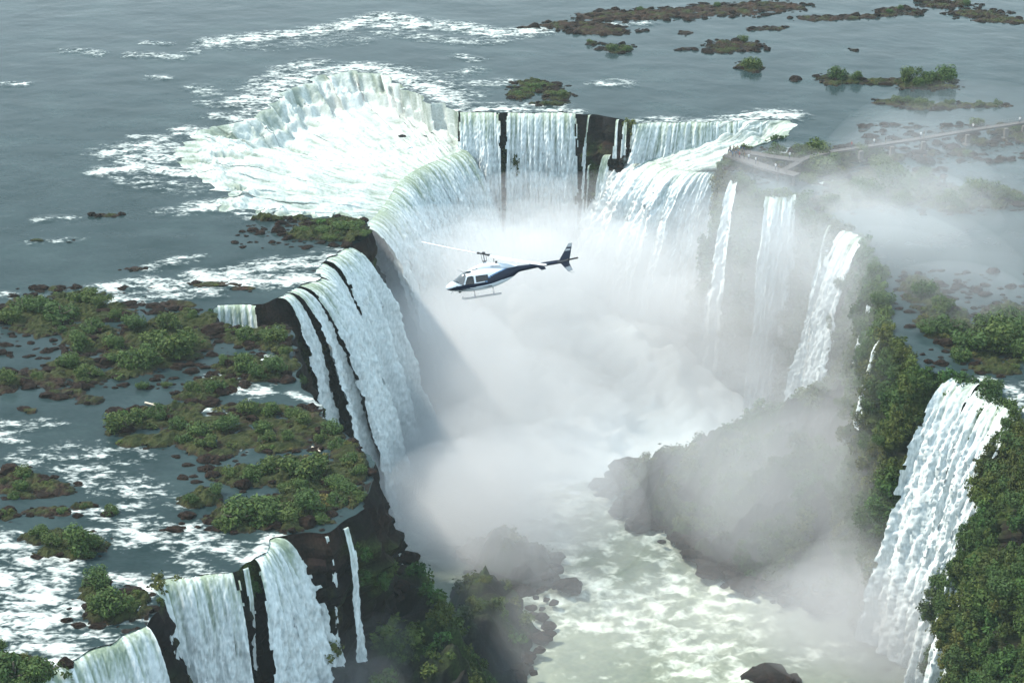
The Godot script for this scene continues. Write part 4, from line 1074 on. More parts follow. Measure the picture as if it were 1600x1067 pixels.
	for k in rock_places.size():
		var q: Array = rock_places[k]
		var r: float = q[1]
		var b := Basis(Vector3.UP, (int(q[2]) % 628) / 100.0).scaled(Vector3(r * 1.2, r * (0.75 + 0.5 * ((int(q[2]) % 97) / 97.0)), r * 0.9))
		if k < 290:
			var o := put("rock", stones[int(q[2]) % 6], M.rock)
			o.transform = Transform3D(b, q[0])
			seen[q[3]] = seen.get(q[3], -1) + 1
			var rank: int = seen[q[3]]
			tag(o, (RANK[rank] if rank < RANK.size() else "smaller") + " dark rock of the " + str(q[3]), "rock", "" if rank < RANK.size() else "rocks of the " + str(q[3]))
		else:
			rest[int(q[2]) % 3].append(Transform3D(b, q[0]))
	# broken rocks along the toe of the misty slope and at the foot of the ledge
	for t in [[PackedVector2Array([Vector2(28, -378), Vector2(20, -370), Vector2(27, -357), Vector2(36, -346), Vector2(42, -333), Vector2(56, -322), Vector2(70, -324)]), 150, -51.0], [PackedVector2Array([Vector2(-12, -341), Vector2(9, -333), Vector2(4, -318), Vector2(2, -296), Vector2(-2, -274)]), 70, -51.0], [PackedVector2Array([Vector2(-27, -296), Vector2(-20, -284), Vector2(-22, -270)]), 40, -23.0]]:
		var toe := resample(t[0], 0, t[1])
		for p in toe:
			var r := 0.6 + 2.0 * pow(rng.randf(), 2.0)
			var b := Basis(Vector3.UP, rng.randf() * TAU).scaled(Vector3(r * 1.2, r, r))
			var q := Vector2(rng.randfn(), rng.randfn()) * 2.2
			rest[rng.randi() % 3].append(Transform3D(b, Vector3(p.x + q.x, t[2] + rng.randf() * 1.0, p.y + q.y)))
	for k in 3:
		tag(many("small_rocks", stones[k * 2], M.rock, rest[k]), "", "", "", "stuff")
	print("rocks ", rock_places.size(), " tufts ", tuft_places.size())
	# driftwood
	for d in [[[-63.14, -302.32, -61.04, -301.01], "pale driftwood log on the brown rocks of the shoals"], [[-32.76, -284.94, -31.25, -283.28], "pale driftwood log near the cliff edge"]]:
		var l := plan(d[0])
		var a := Vector3(l[0].x, maxf(ground_at(l[0]), 0) + 0.25, l[0].y)
		var b := Vector3(l[1].x, maxf(ground_at(l[1]), 0) + 0.3, l[1].y)
		tag(put("driftwood_log", tubes([[[a, 0.2], [a.lerp(b, 0.5) + Vector3(0, 0.06, 0.05), 0.17], [b, 0.1]], [[a.lerp(b, 0.6), 0.08], [a.lerp(b, 0.7) + Vector3(0.2, 0.4, 0.1), 0.03]]]), M.driftwood), d[1], "log")
	# boulders of the canyon floor
	for d in [[2.0, -328.0, 3.2, 4, "lower boulder below the largest one in the rapids"], [22.5, -372.0, 3.6, 3, "lone boulder in the mist off the slope's toe"], [29.0, -369.0, 3.8, 1, "boulder at the tip of the misty slope"], [35.0, -366.0, 3.2, 0, "boulder behind the tip of the misty slope"], [45.5, -298.0, 4.0, 2, "dark rock just rising at the lower edge of the canyon river"], [50.0, -296.0, 2.6, 0, "smaller dark rock at the lower edge of the canyon river"]]:
		var o := put("boulder", stones[d[3]], M.rock)
		o.transform = Transform3D(Basis(Vector3.UP, d[0]).scaled(Vector3(d[2] * 1.1, d[2], d[2])), Vector3(d[0], (LOW - 0.3) if d[0] > -14.0 else -24.0, d[1]))
		tag(o, d[4], "boulder")
		if d[2] > 9.0:
			for k in 26:
				var a := rng.randf() * TAU
				var r := rng.randf() * 0.7 * float(d[2])
				green_spots.append([Vector3(d[0] + cos(a) * r, LOW + d[2] * [0.6, 0.75, 0.5, 0.9, 0.65, 0.8][d[3]] * (0.95 - r / d[2] * 0.6) * 0.9 - 0.4, d[1] + sin(a) * r), Vector3.UP, rng.randf_range(0.5, 1.0)])
	# rocks showing through the white water of the basin
	for d in [[[-28.09, -475.72], 1.0, "small dark rock in the upper cascade"], [[-76.83, -435.31], 2.0, "dark ledge at the near end of the upper cascade"]]:
		var o := put("basin_rock", stones[2], M.rock)
		o.transform = Transform3D(Basis().scaled(Vector3(d[1] * 1.1, d[1] * 0.8, d[1] * 0.4)), Vector3(d[0][0], -4.9, d[0][1]))
		tag(o, d[2], "rock")


func undergrowth() -> void:
	# plants rooted on cliffs, slopes and islands, too many to count
	var clumps := [leaf_ball(301, 170, 0.17, 0.6, Color(0.022, 0.040, 0.012), Color(0.062, 0.096, 0.024)), leaf_ball(302, 170, 0.16, 0.8, Color(0.025, 0.044, 0.013), Color(0.075, 0.106, 0.026)), leaf_ball(303, 150, 0.18, 0.5, Color(0.030, 0.042, 0.014), Color(0.090, 0.096, 0.032))]
	var on_rock := [[], [], []]
	var thick := []
	for g in green_spots:
		var up: Vector3 = g[1]
		var b := Basis(Quaternion(Vector3.UP, up)) * Basis(Vector3.UP, rng.randf() * TAU)
		if rng.randf() < 0.05 and g[0].x > 64.0 and g[0].z > -400.0:
			thick.append(Transform3D(Basis(Vector3.UP, rng.randf() * TAU).scaled(Vector3.ONE * rng.randf_range(1.6, 3.2)), g[0] - Vector3(0, 0.4, 0)))
			continue
		on_rock[rng.randi() % 2].append(Transform3D(b.scaled(Vector3.ONE * float(g[2])), g[0]))
	for t in tuft_places:
		on_rock[2 if int(t[2]) % 3 else 1].append(Transform3D(Basis(Vector3.UP, (int(t[2]) % 628) / 100.0).scaled(Vector3(t[1], t[1] * 0.7, t[1])), t[0]))
	for k in 3:
		var tints := PackedColorArray()
		for t in on_rock[k]:
			var a: float = clampf(0.85 + 0.5 * n_a.get_noise_3dv(t.origin * 0.09) + rng.randf_range(-0.2, 0.2), 0.45, 1.3)
			tints.append(Color(a * clampf(1.0 + n_b.get_noise_3dv(t.origin * 0.05), 0.7, 1.5), a, a * 0.95))
		tag(many("undergrowth", clumps[k], M.leaf, on_rock[k], tints), "", "", "", "stuff")
	tag(many("undergrowth", balls[1], M.leaf, thick), "", "", "", "stuff")
	print("plants ", green_spots.size())


# ---------------------------------------------------------------- footbridge, platform, people

# One closed skin round tapered bones [from, to, radius, radius, colour number]: surface nets on a grid.
func figure(bones: Array, cell: float) -> Array:
	var lo := Vector3.ONE * 1e9
	var hi := -lo
	for b in bones:
		for k in 2:
			lo = lo.min(b[k] - Vector3.ONE * (b[2 + k] + 2.0 * cell))
			hi = hi.max(b[k] + Vector3.ONE * (b[2 + k] + 2.0 * cell))
	var n := Vector3i((hi - lo) / cell) + Vector3i.ONE * 2
	var d := PackedFloat32Array()
	d.resize(n.x * n.y * n.z)
	var at := func(x: int, y: int, z: int) -> int: return (x * n.y + y) * n.z + z
	for x in n.x:
		for y in n.y:
			for z in n.z:
				var p := lo + Vector3(x, y, z) * cell
				var m := 1e9
				for b in bones:
					var ab: Vector3 = b[1] - b[0]
					var t := clampf((p - b[0]).dot(ab) / maxf(ab.length_squared(), 1e-9), 0, 1)
					var q: float = p.distance_to(b[0] + ab * t) - lerpf(b[2], b[3], t)
					var h := clampf(0.5 + 0.5 * (m - q) / 0.035, 0, 1)
					m = lerpf(m, q, h) - 0.035 * h * (1.0 - h) if m < 1e8 else q
				d[(x * n.y + y) * n.z + z] = m
	var v := PackedVector3Array()
	var who := PackedInt32Array()
	var cells := {}
	for x in n.x - 1:
		for y in n.y - 1:
			for z in n.z - 1:
				var sum := Vector3.ZERO
				var hits := 0
				for e in [[0, 1], [0, 2], [0, 4], [1, 3], [1, 5], [2, 3], [2, 6], [4, 5], [4, 6], [3, 7], [5, 7], [6, 7]]:
					var pa := Vector3(e[0] & 1, (e[0] >> 1) & 1, e[0] >> 2)
					var pb := Vector3(e[1] & 1, (e[1] >> 1) & 1, e[1] >> 2)
					var da := d[at.call(x + int(pa.x), y + int(pa.y), z + int(pa.z))]
					var db := d[at.call(x + int(pb.x), y + int(pb.y), z + int(pb.z))]
					if (da < 0) != (db < 0):
						sum += pa.lerp(pb, da / (da - db))
						hits += 1
				if hits:
					var p := lo + (Vector3(x, y, z) + sum / hits) * cell
					cells[Vector3i(x, y, z)] = v.size()
					v.append(p)
					var best := 1e9
					var c := 0
					for b in bones:
						var ab: Vector3 = b[1] - b[0]
						var t := clampf((p - b[0]).dot(ab) / maxf(ab.length_squared(), 1e-9), 0, 1)
						var q: float = p.distance_to(b[0] + ab * t) - lerpf(b[2], b[3], t)
						if q < best:
							best = q
							c = b[4]
					who.append(c)
	var idx := PackedInt32Array()
	for key in cells:
		var c: Vector3i = key
		for ax in 3:
			var u := Vector3i.ZERO
			u[(ax + 1) % 3] = 1
			var w := Vector3i.ZERO
			w[(ax + 2) % 3] = 1
			var step := Vector3i.ZERO
			step[ax] = 1
			if c[(ax + 1) % 3] == 0 or c[(ax + 2) % 3] == 0:
				continue
			var da := d[at.call(c.x, c.y, c.z)]
			var db := d[at.call(c.x + step.x, c.y + step.y, c.z + step.z)]
			if (da < 0) == (db < 0):
				continue
			var q := [cells[c], cells[c - u], cells[c - u - w], cells[c - w]]
			idx.append_array([q[0], q[1], q[2], q[0], q[2], q[3]] if da > 0 else [q[0], q[2], q[1], q[0], q[3], q[2]])
	var nn := PackedVector3Array()
	nn.resize(v.size())
	for k in range(0, idx.size(), 3):
		var face := (v[idx[k + 2]] - v[idx[k]]).cross(v[idx[k + 1]] - v[idx[k]])
		for j in 3:
			nn[idx[k + j]] += face
	for k in nn.size():
		nn[k] = nn[k].normalized()
	return [v, nn, idx, who]


func body(pose: int) -> Array:
	# colours: 0 skin, 1 top, 2 trousers, 3 hair, 4 shoes
	var b := []
	var lean := [0.0, 0.05, 0.16][pose] as float
	for s in [-1.0, 1.0]:
		var hip := Vector3(0.09 * s, 0.90, 0)
		var knee := Vector3(0.10 * s, 0.50, 0.04 + (0.10 * s if pose == 1 else 0.0))
		var foot := Vector3(0.11 * s, 0.09, (0.16 * s if pose == 1 else 0.0) - 0.02)
		b.append([hip, knee, 0.088, 0.062, 2])
		b.append([knee, foot, 0.060, 0.042, 2])
		b.append([foot + Vector3(0, -0.04, -0.03), foot + Vector3(0.01 * s, -0.045, 0.14), 0.045, 0.035, 4])
		var sh := Vector3(0.19 * s, 1.42, lean)
		var el := Vector3(0.25 * s, 1.14, lean + [0.0, -0.08 * s, 0.16][pose])
		var wr := Vector3(0.22 * s, 0.90, lean + [0.05, 0.1, 0.36][pose])
		if pose == 2:
			wr.y = 1.08
		b.append([sh, el, 0.055, 0.042, 1])
		b.append([el, wr, 0.040, 0.030, 0])
		b.append([wr, wr + (wr - el).normalized() * 0.13, 0.036, 0.022, 0])
	b.append([Vector3(0, 0.93, 0), Vector3(0, 1.12, lean * 0.4), 0.135, 0.13, 1])
	b.append([Vector3(0, 1.12, lean * 0.4), Vector3(0, 1.34, lean), 0.13, 0.15, 1])
	b.append([Vector3(-0.13, 1.40, lean), Vector3(0.13, 1.40, lean), 0.075, 0.075, 1])
	b.append([Vector3(0, 1.40, lean), Vector3(0, 1.54, lean + 0.01), 0.055, 0.05, 0])
	b.append([Vector3(0, 1.58, lean + 0.03), Vector3(0, 1.65, lean + 0.02), 0.078, 0.088, 0])
	b.append([Vector3(0, 1.585, lean + 0.115), Vector3(0, 1.60, lean + 0.105), 0.018, 0.012, 0])
	b.append([Vector3(0, 1.66, lean - 0.02), Vector3(0, 1.69, lean - 0.005), 0.088, 0.085, 3])
	return b


func clad(fig: Array, looks: Array) -> ArrayMesh:
	var c := PackedColorArray()
	for w in fig[3]:
		c.append(looks[w])
	return array_mesh(fig[0], fig[1], c, fig[2])


func deck(parent: Node3D, line: PackedVector2Array, y0: float, y1: float, wide: float) -> void:
	var nodes := resample(line, 2.0)
	var slabs := []
	var rails := {-1.0: [], 1.0: []}
	var posts := []
	var n := nodes.size()
	for i in n - 1:
		var a := Vector3(nodes[i].x, lerpf(y0, y1, i / (n - 1.0)), nodes[i].y) - parent.position
		var b := Vector3(nodes[i + 1].x, lerpf(y0, y1, (i + 1) / (n - 1.0)), nodes[i + 1].y) - parent.position
		var turn := atan2(-(b.z - a.z), b.x - a.x)
		var side := Vector3(sin(turn), 0, cos(turn))
		slabs.append([(a + b) / 2.0, Vector3(a.distance_to(b) + 0.03, 0.12, wide), turn])
		for s in [-1.0, 1.0]:
			slabs.append([(a + b) / 2.0 + side * s * (wide / 2 - 0.08) + Vector3(0, -0.23, 0), Vector3(a.distance_to(b) + 0.02, 0.32, 0.1), turn])
			var e: Vector3 = side * s * (wide / 2 - 0.05)
			for h in [0.45, 0.78, 1.1]:
				rails[s].append([[a + e + Vector3(0, h, 0), 0.022], [b + e + Vector3(0, h, 0), 0.022]])
			posts.append([[a + e + Vector3(0, -0.2, 0), 0.03], [a + e + Vector3(0, 1.12, 0), 0.03]])
	put("deck", boxes(slabs, 0.01), M.deck, parent)
	for s in rails:
		put("rail", tubes(rails[s], 5), M.rail, parent)
	for p in posts:
		put("post", tubes([p], 5), M.rail, parent)


func walkway() -> void:
	var bridge := base("footbridge", Vector3(80, 0, -455))
	tag(bridge, "long grey footbridge on stone piers crossing the shallow river", "bridge")
	deck(bridge, plan([133.84, -465.4, 112.68, -456.07, 98.81, -449.15, 87.1, -443.95, 75.63, -438.86, 69.25, -434.37, 66.39, -430.93]), 2.8, 2.5, 1.6)
	for p in [[126.37, -459.8], [121.45, -457.65], [110.86, -452.35], [99, -446.66], [90.72, -442.59], [82.66, -439.09], [76.21, -436.61]]:
		put("pier", boxes([[Vector3(p[0], 1.0, p[1]) - bridge.position, Vector3(1.0, 3.2, 0.9), 0.2], [Vector3(p[0], -0.2, p[1]) - bridge.position, Vector3(2.2, 1.2, 2.0), 0.5]], 0.15), M.concrete, bridge)
	var platform := base("viewing_platform", Vector3(58, 0, -445))
	tag(platform, "triangular viewing platform at the brink, crowded with people", "platform")
	deck(platform, plan([51.11, -437.17, 53.84, -433.21, 58.99, -426.41, 65.07, -421.2]), 2.5, 2.5, 3.0)
	deck(platform, plan([53.28, -439.18, 55.65, -438.68, 60.81, -435.18, 67.16, -432.22]), 2.46, 2.46, 2.6)
	deck(platform, plan([61.99, -424.5, 67.03, -431.24]), 2.42, 2.42, 1.6)
	for p in [[52.77, -436.12], [56.73, -431.26], [61.11, -424.61], [64.3, -420.88], [58.97, -437.6], [64.57, -434.16]]:
		put("pier", boxes([[Vector3(p[0], 0.9, p[1]) - platform.position, Vector3(0.6, 2.9, 0.6)]], 0.05), M.concrete, platform)
	var tops := [Color(0.42, 0.42, 0.42), Color(0.14, 0.02, 0.02), Color(0.015, 0.025, 0.06), Color(0.02, 0.02, 0.02), Color(0.05, 0.08, 0.12), Color(0.10, 0.07, 0.04)]
	var figs := []
	for pose in 3:
		figs.append(figure(body(pose), 0.035))
	var meshes := []
	for k in 12:
		meshes.append(clad(figs[k % 3], [Color(0.18, 0.10, 0.07), tops[k % 6], [Color(0.03, 0.04, 0.07), Color(0.16, 0.13, 0.09), Color(0.02, 0.02, 0.02)][(k / 2) % 3], Color(0.02, 0.015, 0.01), Color(0.04, 0.04, 0.04)]))
	var crowd := [50.8, -435.68, 51.46, -437.68, 51.5, -435.18, 52.27, -438.18, 52.16, -435.68, 52.45, -434.19, 53.12, -437.68, 53.21, -435.68, 53.24, -433.21, 54.03, -437.68, 54.06, -435.18, 54.73, -437.17, 54.23, -432.71, 52.56, -436.68, 51.65, -433.7]
	for k in range(0, crowd.size(), 2):
		one(Vector3(crowd[k], 2.58, crowd[k + 1]), meshes[[2, 3, 8, 5, 9, 4, 11, 10, 1][(k / 2) % 9]], "person in %s in the crowd at the tip of the platform" % ["a white top", "a dark red top", "a navy top", "black", "a slate blue top", "a tan top"][[2, 3, 8, 5, 9, 4, 11, 10, 1][(k / 2) % 9] % 6], "crowd at the tip of the platform")
	var alone := [[[55.17, -431.73], 0, "person in a white shirt just behind the platform crowd"], [[56.53, -429.3], 6, "person in a pale top halfway along the platform"], [[57.01, -428.33], 3, "person in black beside the one in the pale top"], [[58.94, -425.93], 9, "person walking the wide arm of the platform"], [[60.53, -424.5], 0, "person in white on the wide arm of the platform"], [[60.99, -423.56], 11, "companion of the person in white on the wide arm"], [[64.91, -433.21], 6, "person in white on the narrow arm of the platform"]]
	for a in alone:
		one(Vector3(a[0][0], 2.58, a[0][1]), meshes[a[1]], a[2], "")
	var on_bridge := [[[80.65, -440.89], 7, "person in red crossing the footbridge"], [[86.4, -443.44], 0, "person in white on the footbridge past the bushes"], [[89.38, -444.73], 3, "person in black on the footbridge"], [[98.6, -448.89], 6, "person in a pale shirt in a pair on the footbridge"], [[99.48, -449.41], 9, "darker one of the pair on the footbridge"], [[112.81, -455.96], 0, "person in white at the leafy end of the footbridge"], [[125.57, -461.52], 6, "person in white farthest along the footbridge"]]
	for a in on_bridge:
		one(Vector3(a[0][0], 2.72, a[0][1]), meshes[a[1]], a[2], "")


func one(at: Vector3, mesh: ArrayMesh, label: String, group: String) -> void:
	var o := put("person", mesh, M.figure)
	o.position = at
	o.rotation.y = rng.randf() * TAU
	tag(o, label, "person", group)


# ---------------------------------------------------------------- the helicopter (nose towards -x, hub at its origin)

func along(table: Array, f: float, col: int) -> float:
	for k in table.size() - 1:
		if f <= table[k][0] and f >= table[k + 1][0]:
			var t: float = (f - table[k][0]) / (table[k + 1][0] - table[k][0])
			var a: float = table[maxi(k - 1, 0)][col]
			var b: float = table[k][col]
			var c: float = table[k + 1][col]
			var d: float = table[mini(k + 2, table.size() - 1)][col]
			return b + 0.5 * t * (c - a + t * (2.0 * a - 5.0 * b + 4.0 * c - d + t * (3.0 * (b - c) + d - a)))
	return table[-1][col]


# Skin of a lofted body: TABLE rows are [f, top, bottom, half width, squareness]; SORT names the skin piece a point belongs to.
func skin(table: Array, nf: int, na: int, sort: Callable) -> Dictionary:
	var v := PackedVector3Array()
	var n := PackedVector3Array()
	for i in nf:
		var f := lerpf(table[0][0], table[-1][0], i / (nf - 1.0))
		var top := along(table, f, 1)
		var bot := along(table, f, 2)
		var w := along(table, f, 3)
		var e := 2.0 / along(table, f, 4)
		for j in na:
			var a := TAU * j / (na - 1.0)
			var z := signf(cos(a)) * pow(absf(cos(a)), e) * w
			var y := (top + bot) / 2 + signf(sin(a)) * pow(absf(sin(a)), e) * (top - bot) / 2
			v.append(Vector3(-f, y, z))
	for i in nf:
		for j in na:
			var du := v[mini(i + 1, nf - 1) * na + j] - v[maxi(i - 1, 0) * na + j]
			var dv := v[i * na + (j + 1 if j < na - 1 else 1)] - v[i * na + (j - 1 if j > 0 else na - 2)]
			n.append(dv.cross(du).normalized())
	var idx := {}
	for i in nf - 1:
		for j in na - 1:
			var a := i * na + j
			var b := a + na
			var m := (v[a] + v[b] + v[a + 1] + v[b + 1]) / 4.0
			var key: String = sort.call(-m.x, m.y, m.z)
			if not idx.has(key):
				idx[key] = PackedInt32Array()
			idx[key].append_array([a, b, a + 1, b, b + 1, a + 1])
	for e in [0, nf - 1]:
		var mid := Vector3.ZERO
		for j in na - 1:
			mid += v[e * na + j] / (na - 1.0)
		var key: String = sort.call(-mid.x, mid.y, mid.z)
		for j in na - 1:
			var at := v.size()
			v.append_array([mid, v[e * na + j], v[e * na + j + 1]])
			var out := Vector3(-1 if e == 0 else 1, 0, 0)
			n.append_array([out, out, out])
			idx[key].append_array([at, at + 2, at + 1] if e == 0 else [at, at + 1, at + 2])
	var made := {}
	for key in idx:
		made[key] = array_mesh(v, n, PackedColorArray(), idx[key])
	return made


# A thick flat part cut from an outline in the f-y plane, as wide as W each side of z.
func blade_of(outline: Array, z: float, w: float) -> ArrayMesh:
	var poly := PackedVector2Array(outline)
	var tri := Geometry2D.triangulate_polygon(poly)
	var v := PackedVector3Array()
	for s in [-1.0, 1.0]:
		for k in range(0, tri.size(), 3):
			for j in [0, 1, 2]:
				var p := poly[tri[k + j]]
				v.append(Vector3(-p.x, p.y, z + s * w))
	for k in poly.size():
		var a := poly[k]
		var b := poly[(k + 1) % poly.size()]
		var q := [Vector3(-a.x, a.y, z - w), Vector3(-b.x, b.y, z - w), Vector3(-b.x, b.y, z + w), Vector3(-a.x, a.y, z + w)]
		for j in [0, 1, 2, 0, 2, 3]:
			v.append(q[j])
	return array_mesh(v, PackedVector3Array(), PackedColorArray(), PackedInt32Array())


func rotor_blade(r0: float, r1: float, chord: float, thick: float) -> ArrayMesh:
	var v := PackedVector3Array()
	var nu := 26
	var prof := [Vector2(-0.75, 0.0), Vector2(-0.3, 0.55), Vector2(0.05, 0.9), Vector2(0.22, 0.6), Vector2(0.25, 0.0), Vector2(0.22, -0.5), Vector2(0.05, -0.6), Vector2(-0.3, -0.3), Vector2(-0.75, 0.0)]
	for i in nu:
		var t := i / (nu - 1.0)
		var r := lerpf(r0, r1, t)
		var c := chord * (0.55 + 0.45 * smoothstep(0.0, 0.12, t)) * (0.15 if i == nu - 1 else 1.0)
		var cone := 0.10 * t * t - 0.03
		for p in prof:
			v.append(Vector3(-r, cone + p.y * thick + p.x * c * 0.12, p.x * c))
	return net(nu, prof.size(), v, PackedColorArray())


func helicopter() -> void:
	var h := base("helicopter", Vector3(-2.23, 87.34, -141.5))
	tag(h, "white and navy helicopter flying nose down over the misty canyon", "helicopter")
	h.basis = Basis(Vector3.RIGHT, deg_to_rad(-19.0)) * Basis(Vector3.BACK, deg_to_rad(8.5))
	var shape := [
		[3.30, -2.14, -2.28, 0.08, 2.0], [3.20, -2.00, -2.36, 0.26, 2.0], [3.0, -1.88, -2.44, 0.43, 2.1], [2.7, -1.73, -2.53, 0.55, 2.2], [2.2, -1.42, -2.63, 0.63, 2.4], [1.64, -1.15, -2.70, 0.66, 2.6], [1.2, -1.08, -2.73, 0.67, 2.8],
		[0.6, -1.06, -2.74, 0.67, 2.8], [0.0, -1.07, -2.71, 0.66, 2.7], [-0.6, -1.10, -2.62, 0.60, 2.5], [-1.2, -1.15, -2.46, 0.50, 2.3], [-1.7, -1.20, -2.27, 0.40, 2.2], [-2.1, -1.24, -2.06, 0.31, 2.1], [-2.5, -1.28, -1.82, 0.25, 2.0], [-2.8, -1.30, -1.76, 0.225, 2.0], [-4.2, -1.34, -1.67, 0.165, 2.0], [-5.9, -1.40, -1.62, 0.11, 2.0],
	]
	var sort := func(f: float, y: float, z: float) -> String:
		var az := absf(z)
		# windscreen, ahead of the slanting pillar
		var pillar := 1.52 + (-1.48 - y) * 0.43
		var sill := lerpf(-2.20, -1.76, clampf((f - 1.85) / 0.85, 0.0, 1.0))
		if f > pillar + 0.05 and f < 2.72 and y > sill and y < -1.10 and f > 1.58:
			return "windscreen_frame" if az < 0.035 else "windscreen"
		if az > 0.3 and y < -1.56 and y > -2.16 and f > 1.02 and f < pillar - 0.06:
			return "front_door_window"
		if az > 0.3 and y < -1.58 and y > -2.10 and f > -0.12 + maxf(0.0, -1.75 - y) * 0.2 and f < 0.86:
			return "rear_door_window"
		if y > -1.30 and y < -1.12 and az > 0.18 and f > 1.15 and f < 1.62:
			return "roof_window"
		if f < -2.3:
			return "navy"
		var low := lerpf(-2.40, -2.06, clampf((0.1 - f) / 2.0, 0.0, 1.0)) if f < 0.1 else lerpf(-2.40, -2.50, clampf((f - 0.1) / 2.4, 0.0, 1.0))
		if f > 2.6:
			low = -2.46
		var high := -2.17
		if f > 2.4:
			high = -2.17 - (f - 2.4) * 0.2
		elif f < 0.0:
			high = lerpf(-2.0, -1.22, pow(clampf(-f / 2.2, 0.0, 1.0), 0.75))
		if y < low:
			return "belly"
		if y < high:
			return "navy"
		if f < 0.2 and y < high + 0.10:
			return "blue"
		return "white"
	var parts := skin(shape, 190, 97, sort)
	var skins := {"white": ["fuselage", "paint_white"], "navy": ["navy_band", "paint_navy"], "blue": ["blue_stripe", "paint_blue"], "belly": ["belly", "paint_white"], "windscreen": ["windscreen", "glass"], "windscreen_frame": ["windscreen_frame", "paint_white"], "front_door_window": ["front_door_window", "dark_glass"], "rear_door_window": ["rear_door_window", "dark_glass"], "roof_window": ["roof_window", "dark_glass"]}
	for k in skins:
		if parts.has(k):
			put(skins[k][0], parts[k], M[skins[k][1]], h)
	# engine cowling on the roof
	var cowl := [[1.45, -1.12, -1.30, 0.10, 2.0], [1.25, -0.98, -1.32, 0.30, 2.2], [0.8, -0.86, -1.35, 0.38, 2.5], [0.45, -0.76, -1.38, 0.40, 2.6], [0.1, -0.70, -1.4, 0.41, 2.6], [-0.5, -0.75, -1.42, 0.42, 2.6], [-1.2, -0.88, -1.45, 0.38, 2.5], [-1.8, -1.03, -1.45, 0.30, 2.3], [-2.3, -1.20, -1.45, 0.18, 2.0], [-2.5, -1.28, -1.40, 0.10, 2.0]]
	var cw := skin(cowl, 80, 49, func(f: float, y: float, z: float) -> String: return "air_intake" if f > 0.62 and f < 1.12 and absf(z) > 0.27 and y > -1.16 and y < -1.06 else "cowling")
	put("engine_cowling", cw.cowling, M.paint_white, h)
	if cw.has("air_intake"):
		put("air_intake", cw.air_intake, M.black, h)
	for s in [-1.0, 1.0]:
		put("exhaust", tubes([[[Vector3(0.85, -0.86, 0.16 * s), 0.09], [Vector3(0.92, -0.70, 0.19 * s), 0.085]]], 10), M.dark_metal, h)
		var t := TextMesh.new()
		var font := SystemFont.new()
		font.font_names = PackedStringArray(["Droid Sans"])
		t.font = font
		t.text = "HELISUL"
		t.font_size = 24
		t.pixel_size = 0.0088
		t.depth = 0.012
		var w := put("lettering", t, M.dark_metal, h)
		w.position = Vector3(0.80, -1.06, 0.418 * s)
		w.rotation = Vector3(0, 0.03 * s + (0.0 if s > 0 else PI), -0.05 * s)
	# mast, hub, blades
	put("rotor_mast", tubes([[[Vector3(0, -0.72, 0), 0.17], [Vector3(0, -0.60, 0), 0.11], [Vector3(0, -0.55, 0), 0.05], [Vector3(0, 0.12, 0), 0.045]]], 12), M.grey_metal, h)
	put("swashplate", tubes([[[Vector3(0, -0.58, 0), 0.20], [Vector3(0, -0.53, 0), 0.20]], [[Vector3(0.16, -0.55, 0.06), 0.018], [Vector3(0.20, 0.0, 0.1), 0.018]], [[Vector3(-0.16, -0.55, -0.06), 0.018], [Vector3(-0.2, 0.0, -0.1), 0.018]]], 12), M.dark_metal, h)
	var rotor := Node3D.new()
	rotor.name = "main_rotor"
	h.add_child(rotor)
	rotor.basis = Basis(Vector3.RIGHT, deg_to_rad(15.0)) * Basis(Vector3.BACK, deg_to_rad(-15.5)) * Basis(Vector3.UP, deg_to_rad(-14.0))
	put("hub", boxes([[Vector3(0, 0.0, 0), Vector3(0.95, 0.10, 0.16)], [Vector3(0, 0.08, 0), Vector3(0.22, 0.16, 0.22)], [Vector3(0.42, 0, 0), Vector3(0.18, 0.15, 0.20)], [Vector3(-0.42, 0, 0), Vector3(0.18, 0.15, 0.20)]], 0.02), M.dark_metal, rotor)
	var bl := rotor_blade(0.5, 5.08, 0.36, 0.035)
	put("blade", bl, M.blade, rotor)
	var b2 := put("blade", bl, M.blade, rotor)
	b2.rotation.y = PI
	# tail
	put("fin", blade_of([Vector2(-5.72, -1.42), Vector2(-6.68, -0.16), Vector2(-6.98, -0.16), Vector2(-6.62, -1.30), Vector2(-6.52, -1.66), Vector2(-6.72, -2.26), Vector2(-6.34, -2.32), Vector2(-5.86, -1.62)], 0.0, 0.035), M.paint_navy, h)
	put("fin_marking", blade_of([Vector2(-6.50, -0.42), Vector2(-6.69, -0.17), Vector2(-6.97, -0.17), Vector2(-6.88, -0.44)], 0.0, 0.042), M.grey_metal, h)
	put("fin_marking", blade_of([Vector2(-6.30, -0.72), Vector2(-6.44, -0.54), Vector2(-6.78, -0.58), Vector2(-6.74, -0.70)], 0.0, 0.042), M.grey_metal, h)
	put("fin_marking", blade_of([Vector2(-6.12, -1.98), Vector2(-6.58, -1.90), Vector2(-6.71, -2.25), Vector2(-6.35, -2.31)], 0.0, 0.042), M.grey_metal, h)
	put("tail_boom_fairing", boxes([[Vector3(5.0, -1.36, 0), Vector3(1.5, 0.08, 0.1), 0.0], [Vector3(3.6, -1.26, 0), Vector3(0.34, 0.1, 0.08), 0.0]], 0.03), M.paint_navy, h)
	put("stabilizer", boxes([[Vector3(4.25, -1.58, 0), Vector3(0.52, 0.05, 1.95), 0.0]], 0.02), M.paint_navy, h)
	for s in [-1.0, 1.0]:
		put("stabilizer_tip", blade_of([Vector2(-3.88, -1.50), Vector2(-4.5, -1.50), Vector2(-4.66, -1.84), Vector2(-4.30, -1.88)], 0.97 * s, 0.015), M.paint_navy, h)
	var tr := Node3D.new()
	tr.name = "tail_rotor"
	h.add_child(tr)
	tr.position = Vector3(6.42, -1.42, 0.2)
	tr.rotation = Vector3(0.0, 0.0, 0.06)
